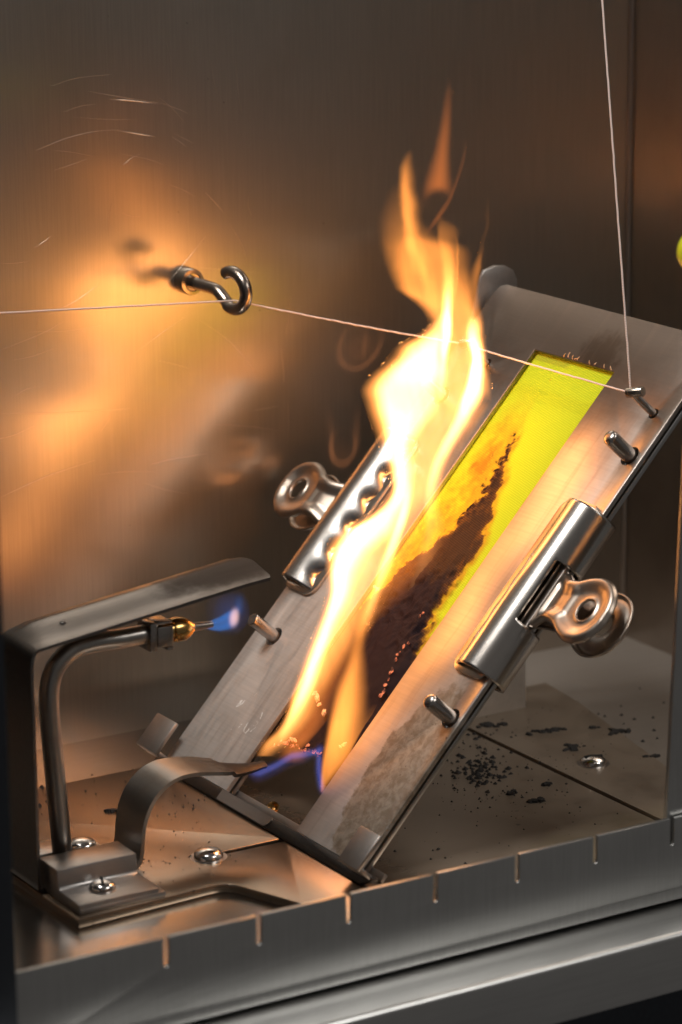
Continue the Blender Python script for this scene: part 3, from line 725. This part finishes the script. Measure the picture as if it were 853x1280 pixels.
def screw(pos, r, label, slotted=True, tilt=0.0, ang=0.5, group='screws in the floor plates'):
    o = thing('screw', label, 'screw', pos, group)
    h = r * 0.62
    pf = [(r, -0.3), (r, 0.25), (r * 0.97, 0.5)] + [(r * math.cos(a), 0.5 + (h - 0.5) * math.sin(a)) for a in np.linspace(0.25, 1.45, 7)] + [(0.02, h)]
    hb = MB().lathe(pf, 28)
    build(hb, 'screw_head', M['screw'], o, smooth=50)
    rz = Matrix.Rotation(ang, 4, 'Z')
    if slotted: build(MB().box(-r * 0.7, r * 0.7, -0.38, 0.38, h - 0.5, h + 0.02, rz), 'slot', M['black'], o)
    build(MB().lathe([(r * 1.25, -0.25), (r * 1.25, 0.03), (0.02, 0.04)], 24), 'washer', M['block'], o)
    return o
screw(tuple(at_z(128, 1110, -1.3)), 3.7, 'domed screw on the front step of the block at the lower left', True, ang=1.2)
screw(tuple(at_z(103, 1058, -1.0)), 4.0, 'domed screw behind the block at the foot of the gas tube', False)
screw(tuple(at_z(261, 1071)), 4.2, 'domed screw at the end of the groove in the floor plate', False)
screw(tuple(at_z(742, 954, ZF + 0.3)), 4.0, 'flat slotted screw among charred flakes at the right of the floor', True, ang=-0.3)
E_ = at_z(343, 1016)
ey = thing('eyelet', 'small metal eyelet lying on the floor inside the holder slot', 'eyelet', E_)
build(MB().lathe([(1.2, 0.1), (1.7, 0.2), (1.7, 1.8), (1.5, 2.1), (1.1, 1.9), (0.9, 0.8), (0.02, 0.6)], 18, Matrix.Rotation(math.radians(65), 4, 'X') @ Matrix.Translation((0, 1.6, -1))), 'ring', M['brass'], ey)

# ------------------------------------------------------------------ wall hook, threads, yellow weight
W0 = (32.0, YB, 135.2); IW = rel(W0)
hk = thing('wall_hook', 'dark open eye hook screwed into the back wall with the thread through it', 'hook', W0)
hp = [(32, 99, 135.2), (32, 90, 135.2), (32, 81, 135.2), (32, 78.2, 134.8), (32.2, 75.6, 133.4), (32.3, 73.4, 132.0)]
for a in np.linspace(-110, 122, 13):
    ar = math.radians(a); hp.append((32 + 0.4 * math.cos(ar), 69.0 - 7.3 * math.cos(ar), 136.4 + 5.6 * math.sin(ar)))
pth = spline(hp, 5)
build(MB().tube(pth, 1.9, 16, mat=IW), 'hook_rod', M['hook'], hk)  # bent rod
nutm = IW @ Matrix.Translation((32, YB, 135.2)) @ Matrix.Rotation(math.radians(90), 4, 'X')
build(MB().lathe([(1.6, 0), (4.1, 0.05), (4.1, 4.2), (3.9, 4.8), (2.9, 4.9), (2.7, 4.4), (1.6, 4.3)], 26, nutm), 'lock_nut', M['nut'], hk)

def hp_world(s_, y, n): v = HOLD @ Vector((s_, y, n)); return v
hkp = Vector((32, 68.3, 131.9 + 1.6))
pin_f = hp_world(151.2, 38.6, 9.6); pin_n = hp_world(151.4, -45.2, 9.4)
lft = at_y(0, 390, 64); lft = Vector(hkp + (Vector(lft) - hkp) * 2.0)
top_p = Vector(at_y(753, 0, -20)); top_p = pin_n + (top_p - pin_n) * 1.25
def fuzz(a, b_, n=40, sag=0.6):
    return [a.lerp(b_, i / n) + Vector((rnd.uniform(-.06, .06), rnd.uniform(-.06, .06), rnd.uniform(-.06, .06) - sag * 4 * (i / n) * (1 - i / n))) for i in range(n + 1)]
path = fuzz(lft, hkp, 40, 0.3)[:-1] + fuzz(hkp, pin_f, 40, 0.4)[:-1] + fuzz(pin_f, pin_n, 40, 0.2)[:-1] + fuzz(pin_n, top_p, 60, 0.0)
base = tuple(pin_n)
o = build(MB().tube(path, 0.27, 7), 'marker_thread', M['thread'], base=base)
tag(o, 'thin pinkish cotton thread running from the wall hook across the cloth and up', 'thread')
c0 = at_y(878, 315, -112)
yw = thing('yellow_knob', 'round yellow knob on the right front frame, cut off by the picture edge', 'knob', c0)
kax = Matrix.Rotation(math.radians(90), 4, 'X')
build(MB().lathe([(0.02, -6.3)] + [(6.4 * math.cos(a), 6.4 * math.sin(a)) for a in np.linspace(-1.35, 1.45, 16)] + [(0.02, 6.4)], 32, kax), 'ball', M['yellow'], yw)
build(MB().lathe([(1.2, -8.5), (1.2, -5.0), (0.02, -4.9)], 20, kax), 'stem', M['pin'], yw)

# ------------------------------------------------------------------ char flakes and soot
FL = [((689, 913), 5.2, 1.9, 'long thin charred flake on the right floor plate nearest the bracket', 0.2), ((717, 934), 4.6, 2.8, 'lumpy charred flake beside the flat slotted screw', 0.6),
      ((776, 914), 4.2, 1.7, 'ragged charred flake on the floor near the right frame', 0.3), ((612, 907), 6.0, 3.2, 'broad charred flake at the foot of the rack bracket', -0.2),
      ((744, 909), 1.5, 1.4, 'small round charred crumb between two ragged flakes', 0), ((672, 1000), 2.6, 1.5, 'grey curled flake on the greenish stain of the floor', 0.4),
      ((814, 945), 3.2, 1.1, 'thin charred sliver close to the right front frame', 0.1), ((641, 991), 2.0, 1.3, 'little charred flake left of the greenish floor stain', 0.8),
      ((686, 980), 1.8, 1.2, 'little charred flake beside the floor joint', 0.3), ((136, 1013), 2.0, 1.3, 'charred crumb on the floor left of the curved strap', 0.2)]
for i, ((u, v), a, b_, lab, rot) in enumerate(FL):
    p = at_z(u, v, ZF + 0.35); q = random.Random(40 + i); mb = MB()
    for kk in range(max(5, int(a * 4.5))):
        cx = q.gauss(0, a * 0.45); cyy = q.gauss(0, b_ * 0.42) + 0.25 * b_ * math.sin(cx * 1.1 + i); r = q.uniform(0.25, 0.75) * min(b_, 1.7)
        ring = 7; ph = q.uniform(0, 6); st = q.uniform(0.8, 2.0); tz = q.uniform(-0.2, 0.5)
        tz *= 0.4; vs = [(cx, cyy, 0.2 + r * 0.25 + tz)]
        for h_, rr in ((0.2 + r * .15, .75), (-0.45, 1.0)):
            for g in range(ring):
                ag = 2 * math.pi * g / ring; rj = r * rr * q.uniform(0.5, 1.45)
                x_, y_ = rj * st * math.cos(ag), rj * math.sin(ag)
                vs.append((cx + x_ * math.cos(ph) - y_ * math.sin(ph), cyy + x_ * math.sin(ph) + y_ * math.cos(ph), h_ * q.uniform(0.5, 1.3)))
        fs = [(0, 1 + g, 1 + (g + 1) % ring) for g in range(ring)]
        for g in range(ring): fs.append((1 + g, 1 + ring + g, 1 + ring + (g + 1) % ring, 1 + (g + 1) % ring))
        fs.append(tuple(1 + ring + g for g in range(ring)))
        mb.add(vs, fs, Matrix.Rotation(rot - 0.5, 4, 'Z'))
    o = build(mb, 'char_flake', M['char'], base=None, smooth=0); o.location = Vector(p) * MM
    tag(o, lab, 'char flake', 'charred flakes on the floor')
mb = MB()
def speck(u, v, r, z=ZF + 0.1):
    p = at_z(u, v, z)
    if p[0] > 94.6 and p[0] < 96: return
    n_ = 6; q = rnd; vs = [(p[0], p[1], p[2] + r * 0.6)] + [(p[0] + r * q.uniform(.6, 1.4) * math.cos(g * 1.047), p[1] + r * q.uniform(.6, 1.4) * math.sin(g * 1.047), p[2] - 0.35) for g in range(n_)]
    mb.add(vs, [(0, 1 + g, 1 + (g + 1) % n_) for g in range(n_)] + [tuple(range(n_, 0, -1))])
for (cu, cv, su, sv, n_, r0) in ((600, 958, 22, 14, 90, .75), (585, 985, 40, 25, 60, .45), (690, 930, 60, 25, 60, .5), (610, 915, 25, 12, 40, .8), (720, 945, 30, 14, 30, .6), (640, 1010, 80, 25, 60, .35), (700, 905, 70, 18, 60, .45), (600, 962, 16, 9, 60, 1.0), (690, 975, 50, 25, 30, .5), (100, 1000, 50, 25, 30, .4), (230, 1075, 40, 18, 45, .35),
                                 (235, 1015, 25, 12, 35, .45), (60, 1000, 10, 14, 10, .9), (350, 985, 30, 15, 10, .5), (520, 1070, 35, 18, 10, .6)):
    for i in range(n_):
        speck(rnd.gauss(cu, su), rnd.gauss(cv, sv), r0 * rnd.uniform(0.4, 1.5))
o = build(mb, 'soot_specks', M['char'], base=(70, -30, ZF), smooth=0); o['kind'] = 'stuff'

# ------------------------------------------------------------------ flames: closed bodies of glowing gas, thicker where hotter
def flame_mat(name, col, strength, k=1.0):
    strength = strength / k
    m_ = bpy.data.materials.new(name); m_.use_nodes = True; nt = m_.node_tree
    nt.nodes.remove(nt.nodes["Principled BSDF"])
    e = nt.nodes.new('ShaderNodeEmission'); e.inputs[0].default_value = col + (1,); e.inputs[1].default_value = strength
    nt.links.new(e.outputs[0], nt.nodes["Material Output"].inputs['Volume'])
    return m_
M['fire'] = flame_mat('fire', (1.0, 0.32, 0.052), 830.0, 0.9)
M['fire_core'] = flame_mat('fire_core', (1.0, 0.415, 0.118), 830.0, 0.75)
M['fire_red'] = flame_mat('fire_red', (1.0, 0.25, 0.04), 830.0, 8)
M['fire_blue'] = flame_mat('fire_blue', (0.20, 0.25, 1.0), 830.0, 6)
M['fire_cyan'] = flame_mat('fire_cyan', (0.03, 0.30, 1.0), 830.0, 6)
M['fire_pink'] = flame_mat('fire_pink', (1.0, 0.55, 0.42), 830.0, 6)
M['fire_faint'] = flame_mat('fire_faint', (1.0, 0.34, 0.12), 830.0, 40)

def tongue_map(U, V, keys, w=None):
    """keys: rows of (v, left, right, soft_left, soft_right, brightness) in photo pixels"""
    K = np.array(sorted(keys), float); vv = K[:, 0]
    def ip(c):
        # smooth interpolation (Catmull-Rom on irregular rows)
        x = np.clip(V, vv[0], vv[-1]); y = K[:, c]; d_ = np.gradient(y, vv)
        i = np.clip(np.searchsorted(vv, x) - 1, 0, len(vv) - 2); h = vv[i + 1] - vv[i]; q = (x - vv[i]) / h
        return (2*q**3-3*q**2+1)*y[i] + (q**3-2*q**2+q)*h*d_[i] + (-2*q**3+3*q**2)*y[i+1] + (q**3-q**2)*h*d_[i+1]
    xl, xr, el, er, b_ = (ip(c) for c in range(1, 6))
    el, er = np.maximum(el, 0.7), np.maximum(er, 0.7)
    B = smooth((U - xl) / el, 0, 1) * smooth((xr - U) / er, 0, 1) * np.maximum(b_, 0)
    B[(V < vv[0]) | (V > vv[-1])] = 0
    return B

def flame_body(name, u0, u1, v0, v1, step, Bfun, depth, mat, thr=0.02, parent=None, base=(0, 0, 0), k=1.0):
    us, vs_ = np.arange(u0, u1, step), np.arange(v0, v1, step); U, V = np.meshgrid(us, vs_)
    B = Bfun(U, V); keep = B > thr
    ck = keep[:-1, :-1] | keep[1:, :-1] | keep[:-1, 1:] | keep[1:, 1:]
    used = np.zeros_like(keep); used[:-1, :-1] |= ck; used[1:, :-1] |= ck; used[:-1, 1:] |= ck; used[1:, 1:] |= ck
    D = depth(U, V)                                       # y of the mid-surface, mm
    q = np.stack([(U - 426.5) / FPX, -(V - 640) / FPX, np.ones_like(U)], -1) @ VIEW
    tt = (D * MM - CAM[1]) / q[..., 1]; P = (CAM + q * tt[..., None]) / MM - np.array(base)
    Th = np.maximum(B, thr) * k                           # k mm of gas per unit of brightness
    FD = np.array([math.sin(YAW), math.cos(YAW), 0.0])     # the sheet of flame stands square to the front left corner
    Pf = P - FD * Th[..., None] * 0.5; Pb = P + FD * Th[..., None] * 0.5
    fi = -np.ones(keep.shape, int); bi = fi.copy(); vl = []
    for (i, j) in zip(*np.nonzero(used)):
        fi[i, j] = len(vl); vl.append(Pf[i, j]); bi[i, j] = len(vl); vl.append(Pb[i, j])
    fc = []
    cp_ = np.pad(ck, 1)
    for (i, j) in zip(*np.nonzero(ck)):
        fc.append((fi[i, j], fi[i + 1, j], fi[i + 1, j + 1], fi[i, j + 1]))
        fc.append((bi[i, j], bi[i, j + 1], bi[i + 1, j + 1], bi[i + 1, j]))
        for di, dj, p_, q_ in ((-1, 0, (i, j), (i, j + 1)), (1, 0, (i + 1, j + 1), (i + 1, j)), (0, -1, (i + 1, j), (i, j)), (0, 1, (i, j + 1), (i + 1, j + 1))):
            if not cp_[i + 1 + di, j + 1 + dj]: fc.append((fi[p_], fi[q_], bi[q_], bi[p_]))
    me = bpy.data.meshes.new(name); me.from_pydata((np.array(vl) * MM).tolist(), [], [tuple(int(x) for x in f) for f in fc]); me.validate()
    me.polygons.foreach_set('use_smooth', [True] * len(me.polygons))
    o = link(name, me, mat, parent)
    if parent is None: o.location = Vector(base) * MM
    return o

# body: rows (v, left, right, soft left, soft right, brightness)
BODY = [(945, 318, 346, 14, 22, 0.5), (930, 326, 364, 12, 26, 1.0), (913, 344, 382, 12, 28, 1.4), (864, 364, 412, 12, 34, 1.7), (809, 384, 448, 14, 46, 1.8), (766, 400, 480, 14, 60, 1.8), (742, 407, 492, 16, 64, 1.8),
        (705, 405, 510, 18, 60, 1.8), (681, 408, 522, 22, 60, 1.8), (663, 422, 532, 26, 56, 1.9), (647, 450, 540, 28, 50, 1.9), (632, 473, 550, 24, 46, 1.8), (616, 485, 558, 18, 40, 1.7), (577, 478, 568, 20, 30, 1.6),
        (538, 465, 582, 24, 32, 1.6), (505, 454, 608, 26, 34, 1.7), (487, 450, 617, 28, 26, 1.7), (466, 464, 615, 30, 22, 1.7), (449, 482, 612, 30, 20, 1.7), (430, 496, 610, 30, 18, 1.6), (418, 518, 609, 30, 18, 1.6), (407, 534, 608, 26, 18, 1.5), (393, 529, 605, 24, 20, 1.4), (376, 512, 601, 24, 24, 1.2), (362, 492, 598, 22, 26, 0.95), (352, 488, 597, 24, 30, 0.85),
        (334, 482, 593, 26, 40, 0.8), (305, 473, 580, 40, 52, 0.7), (294, 471, 554, 46, 60, 0.55), (283, 469, 538, 46, 40, 0.42), (250, 476, 530, 44, 30, 0.22), (225, 486, 520, 34, 24, 0.1), (205, 496, 512, 16, 16, 0.0)]
STREAKS = [
    # white core of the lower flame
    ([(935, 338, 356, 10, 10, 0.0), (900, 353, 378, 12, 18, 1.4), (864, 369, 396, 12, 20, 4.5), (809, 389, 414, 14, 22, 7.0), (766, 405, 432, 14, 26, 8.0), (742, 411, 446, 14, 32, 8.0), (705, 411, 462, 16, 44, 7.5), (681, 417, 484, 22, 52, 7.5), (663, 432, 506, 24, 56, 7.5), (647, 458, 514, 24, 50, 7.5), (620, 486, 520, 14, 28, 7.5), (590, 486, 524, 18, 30, 7.0), (555, 478, 524, 22, 34, 6.5), (530, 473, 540, 22, 40, 5.5), (505, 465, 560, 24, 50, 4.5), (485, 464, 566, 26, 46, 4.5), (466, 474, 564, 30, 26, 5.5), (449, 490, 560, 34, 20, 5.5), (430, 505, 560, 36, 16, 4.5), (415, 526, 562, 34, 14, 3.0), (400, 542, 566, 14, 12, 2.0), (385, 552, 566, 8, 8, 0.0)], 1.0),
    # left tongue going up
    ([(186, 508, 518, 8, 10, 0.0), (205, 497, 523, 12, 24, 0.5), (230, 493, 524, 12, 24, 0.85), (255, 495, 524, 14, 22, 1.2), (285, 498, 528, 16, 22, 1.4), (310, 503, 536, 18, 26, 1.3), (335, 512, 548, 22, 30, 1.0), (360, 524, 556, 24, 30, 0.8), (385, 538, 562, 20, 24, 0.4)], 1.0),
    # middle tongue
    ([(270, 546, 560, 8, 12, 0.0), (285, 545, 576, 8, 18, 0.45), (305, 546, 574, 8, 14, 0.8), (335, 549, 572, 8, 10, 1.3), (360, 550, 570, 10, 10, 2.0), (385, 550, 569, 12, 9, 5.0), (410, 549, 568, 12, 9, 8.0), (440, 548, 565, 12, 10, 7.0), (470, 546, 560, 12, 12, 3.0), (500, 544, 556, 8, 10, 0.8)], 1.0),
    ([(290, 568, 572, 4, 3, 0.0), (320, 569, 574, 4, 3, 0.7), (360, 567, 572, 4, 3, 0.8), (385, 566, 570, 4, 3, 0.0)], 1.0),
    # right edge wisp beside the lug
    ([(225, 606, 610, 4, 3, 0.0), (270, 604, 612, 6, 5, 0.06), (310, 598, 606, 8, 6, 0.18), (335, 588, 603, 12, 7, 0.45), (360, 584, 601, 14, 7, 0.4), (390, 590, 606, 14, 7, 0.3), (430, 596, 609, 12, 6, 0.4), (470, 600, 612, 12, 6, 0.3), (500, 604, 616, 10, 6, 0.2)], 1.0),
    # right core
    ([(395, 584, 604, 8, 10, 0.0), (420, 582, 606, 8, 12, 4.0), (450, 588, 608, 8, 12, 8.0), (475, 582, 608, 10, 14, 8.0), (500, 574, 605, 10, 18, 6.0), (525, 564, 594, 12, 20, 4.5), (550, 550, 578, 12, 18, 3.6), (577, 538, 562, 10, 16, 2.8), (605, 531, 553, 8, 14, 1.8), (630, 528, 552, 8, 16, 0.9), (655, 528, 560, 10, 24, 0.45), (700, 516, 552, 16, 26, 0.25), (760, 500, 532, 16, 24, 0.12), (790, 490, 515, 16, 20, 0.0)], 1.0),
    ([(500, 600, 617, 8, 8, 0.0), (515, 592, 610, 8, 12, 0.6), (545, 572, 596, 8, 18, 0.4), (580, 556, 580, 10, 20, 0.2), (610, 545, 566, 10, 18, 0.0)], 1.0),
    # the bright band running down inside the lower flame
    ([(600, 508, 520, 6, 8, 0.0), (640, 498, 514, 6, 8, 4.0), (680, 484, 502, 6, 10, 3.2), (711, 473, 492, 6, 12, 2.0), (742, 463, 480, 6, 12, 1.0), (772, 452, 470, 6, 12, 0.3), (790, 448, 464, 6, 10, 0.0)], 1.0),
]
CORES = (0, 2, 5, 7)
def warp(U, V): return U + (fbm(V * 0.012 + 3, U * 0.03, 71) - 0.5) * 9 * smooth(V, 640, 300) + (fbm(V * 0.05, U * 0.05, 77) - 0.5) * 4 * smooth(V, 600, 350)
def core_map(U, V):
    U2 = warp(U, V); B = tongue_map(U2, V, BODY) * 0.5 * smooth(V, 330, 450)
    for n_ in CORES:
        q = tongue_map(U2, V, STREAKS[n_][0]) * STREAKS[n_][1] * 1.0
        if n_ == 2: q = q * smooth(V, 320, 400)
        B = B + q * (1 + 0.15 * q)                       # the cores are far brighter than the picture can show
    return B * (0.75 + 0.5 * fbm(V * 0.009 + U * 0.012, U2 * 0.07 - V * 0.015, 83, 3))
def body_map(U, V):
    U2 = warp(U, V)
    B = tongue_map(U2, V, BODY) * (1 + 0.6 * smooth(V, 410, 370))
    for n_, (kk, g) in enumerate(STREAKS):
        if n_ not in CORES: B = B + tongue_map(U2, V, kk) * g * 1.25
        elif n_ == 2: B = B + np.minimum(tongue_map(U2, V, kk), 1.2) * 0.7
    st_ = fbm(V * 0.009 + U * 0.012, U2 * 0.07 - V * 0.015, 83, 3)
    B = B * (0.72 + 0.56 * st_)
    hollow = tongue_map(U2, V, [(330, 560, 580, 10, 10, 0), (400, 560, 590, 12, 12, 0.30), (470, 555, 585, 14, 14, 0.45), (520, 530, 570, 16, 16, 0.5), (590, 515, 550, 16, 16, 0.3), (640, 515, 545, 12, 12, 0)])
    return B * (1 - 0.25 * hollow)
FB = tuple(at_y(400, 930, 0))
fl = thing('flame', 'tall orange flame with a white hot core rising from the burning cloth', 'flame', FB)
flame_body('main_tongue', 300, 640, 170, 960, 1.6, body_map, lambda U, V: 3.0 + 7 * (fbm(V * 0.008, U * 0.012, 91) - 0.5) * smooth(V, 900, 500) + 3 * smooth(V, 700, 400), M['fire'], parent=fl, base=FB, k=0.9)
flame_body('hot_core', 310, 630, 262, 950, 1.6, core_map, lambda U, V: 3.0 + 7 * (fbm(V * 0.008, U * 0.012, 91) - 0.5) * smooth(V, 900, 500) + 3 * smooth(V, 700, 400), M['fire_core'], thr=0.03, parent=fl, base=FB, k=0.75)
FRONT = [(990, 400, 406, 3, 4, 0.25), (975, 400, 416, 4, 9, 0.8), (955, 401, 434, 6, 20, 1.2), (925, 405, 452, 10, 28, 1.6), (894, 410, 462, 14, 34, 1.9), (864, 416, 464, 18, 34, 1.9), (833, 428, 462, 18, 26, 1.6), (803, 438, 460, 16, 18, 1.3), (772, 446, 470, 14, 18, 1.2), (742, 458, 478, 10, 14, 1.3), (711, 469, 490, 8, 12, 1.6), (681, 480, 500, 8, 12, 1.8), (650, 491, 508, 8, 12, 1.2), (625, 500, 512, 8, 10, 0)]
SIDE = [(990, 402, 412, 6, 6, 0), (960, 412, 440, 12, 10, 0.35), (930, 425, 462, 18, 10, 0.5), (905, 440, 474, 20, 10, 0.25), (880, 455, 480, 14, 8, 0)]
flame_body('front_tongue', 380, 530, 620, 995, 1.6, lambda U, V: (tongue_map(U, V, FRONT) * 1.2 + tongue_map(U, V, SIDE)) * (0.6 + 0.7 * fbm(V * 0.012, U * 0.06, 19)), lambda U, V: np.interp(V, [650, 711, 800, 900, 985], [-1, -6, -12, -17, -20]), M['fire'], parent=fl, base=FB, k=0.9)
LOWER = [(955, 345, 385, 18, 16, 0.0), (935, 345, 392, 20, 20, 0.55), (905, 368, 412, 20, 24, 0.55), (870, 388, 425, 20, 24, 0.4), (830, 405, 445, 22, 26, 0.3), (780, 430, 475, 24, 30, 0.2), (740, 450, 520, 30, 40, 0.28), (690, 480, 560, 40, 40, 0.45), (650, 500, 575, 40, 40, 0.4), (610, 520, 580, 30, 30, 0.0)]
flame_body('veil_tongue', 330, 600, 600, 960, 2.2, lambda U, V: tongue_map(U, V, LOWER) * 0.95 * (0.6 + 0.8 * fbm(V * 0.012, U * 0.04, 29)), lambda U, V: np.interp(V, [610, 700, 800, 960], [-4, -10, -8, 2]), M['fire_red'], parent=fl, base=FB, k=8)
def plume_map(U, V):
    P1 = tongue_map(U, V, [(95, 558, 566, 4, 4, 0), (125, 552, 568, 8, 8, 0.10), (160, 546, 567, 11, 10, 0.26), (195, 537, 566, 17, 14, 0.42), (215, 530, 567, 22, 17, 0.5), (230, 526, 569, 22, 20, 0.52), (242, 524, 570, 22, 20, 0.42), (262, 524, 570, 20, 20, 0.0)])
    ex = ((U - 549) / 17) ** 2 + ((V - 256) / 17) ** 2
    P1 = P1 * smooth(ex, 0.3, 2.2)
    P2 = tongue_map(U, V, [(170, 582, 585, 2, 2, 0.0), (195, 577, 583, 4, 2, 0.06), (220, 569, 576, 5, 2, 0.10), (245, 560, 567, 5, 3, 0.14), (262, 548, 560, 6, 5, 0.16), (278, 538, 548, 6, 5, 0.2), (294, 527, 538, 6, 5, 0.0)])
    return P1 + P2
flame_body('plume', 515, 600, 90, 300, 1.3, plume_map, lambda U, V: 5 + 0 * U, M['fire_red'], thr=0.008, parent=fl, base=FB, k=8)
def blue_map(U, V):
    e1 = np.interp(U, [310, 325, 345, 365, 380, 395, 404], [967, 966, 957, 945, 943, 940, 936])
    a = np.exp(-((V - e1) / 3.6) ** 2) * smooth(U, 308, 326) * smooth(U, 408, 396) * 0.30
    return a + np.exp(-((V - e1 - 4) / 7) ** 2) * smooth(U, 308, 326) * smooth(U, 400, 370) * 0.05
def blue_map2(U, V):
    e2 = np.interp(V, [925, 945, 965, 985, 995], [400, 399, 399, 402, 404])
    return np.exp(-((U - e2) / 3.4) ** 2) * smooth(V, 925, 955) * smooth(V, 996, 980) * 0.32
flame_body('blue_base', 300, 425, 915, 1000, 1.2, blue_map, lambda U, V: -9 + 0 * U, M['fire_blue'], thr=0.012, parent=fl, base=FB, k=6)
flame_body('blue_base', 380, 425, 915, 1000, 1.2, blue_map2, lambda U, V: -20.5 + 0 * U, M['fire_blue'], thr=0.012, parent=fl, base=FB, k=6)

# pilot flame
PB = tuple(at_y(256, 783, -7))
pf = thing('pilot_flame', 'small blue gas flame with a pale tip at the nozzle', 'flame', PB)
def pilot_map(U, V):
    c = np.interp(U, [254, 275, 290, 303], [783, 780, 774, 768]); h = np.interp(U, [254, 262, 275, 288, 297, 303], [1.5, 5, 8.5, 11.5, 13, 10])
    q = (V - c) / h
    a = smooth(np.abs(q), 1.15, 0.35) * smooth(U, 253, 258) * smooth(U, 303, 285)
    edge = np.exp(-((np.abs(q) - 0.75) / 0.3) ** 2) * smooth(U, 256, 268) * smooth(U, 302, 280)
    tail = np.exp(-((U - 299) / 5) ** 2) * smooth(V, 738, 758) * smooth(V, 772, 760) * 0.12
    glow = np.exp(-(((U - 285) / 20) ** 2 + ((V - 765) / 22) ** 2)) * 0.05
    return a * 0.34 + edge * 0.25 + tail + glow
flame_body('blue_cone', 235, 330, 720, 810, 1.0, pilot_map, lambda U, V: -7 + 0 * U, M['fire_cyan'], thr=0.008, parent=pf, base=PB, k=6)
flame_body('violet_edge', 235, 330, 720, 810, 1.3, lambda U, V: np.exp(-(((U - 290) / 18) ** 2 + ((V - 766) / 20) ** 2)) * 0.05, lambda U, V: -8 + 0 * U, M['fire_blue'], thr=0.012, parent=pf, base=PB, k=6)
flame_body('pale_tip', 275, 310, 750, 795, 0.8, lambda U, V: np.exp(-(((U - 293 + (V - 772) * 0.12) / 5.5) ** 2 + ((V - 772) / 9.5) ** 2) ** 1.4) * 1.0 * smooth(U, 303, 298), lambda U, V: -7.2 + 0 * U, M['fire_pink'], thr=0.02, parent=pf, base=PB, k=6)

# two faint detached flamelets left of the flame
def ring_map(cu, cv, ru, rv, tilt, wdt, amp, fill):
    def f(U, V):
        x = (U - cu) + (V - cv) * tilt; y = V - cv
        r = np.sqrt((x / ru) ** 2 + (y / rv) ** 2); nz = fbm(U * 0.05, V * 0.04, 7)
        return (np.exp(-((r - 1) / wdt) ** 2) * amp * smooth(y / rv, -1.15, 0.5) + fill * smooth(r, 1.0, 0.4) * smooth(y / rv, -0.8, 0.9)) * (0.45 + nz)
    return f
WP = tuple(at_y(450, 450, 22))
for nm, lab, fn, bx in (('flamelet', 'faint orange wisp drifting left of the flame just under the thread', ring_map(451, 428, 25, 33, 0.28, 0.14, 0.10, 0.06), (405, 500, 375, 480)),
                        ('flamelet', 'faint orange wisp above the left bulldog clip', ring_map(429, 556, 15, 24, 0.05, 0.2, 0.12, 0.04), (395, 475, 490, 600))):
    def fn2(U, V, fn=fn, low=bx[2] > 450):
        a = fn(U, V)
        if low: a = a + np.exp(-((U - 414 - (V - 540) * 0.04) / 4) ** 2) * smooth(V, 500, 550) * smooth(V, 585, 570) * 0.05 + np.exp(-((U - 446) / 4) ** 2) * smooth(V, 495, 540) * smooth(V, 575, 550) * 0.05
        else: a = a + np.exp(-((U - 456 - (430 - V) * 0.1) / 3) ** 2 - ((V - 430) / 14) ** 2) * 0.07
        return a
    o = flame_body(nm, *bx, 1.4, fn2, lambda U, V: 22 + 0 * U, M['fire_faint'], thr=0.004, base=WP, k=40)
    tag(o, lab, 'flame', 'flamelets beside the flame')
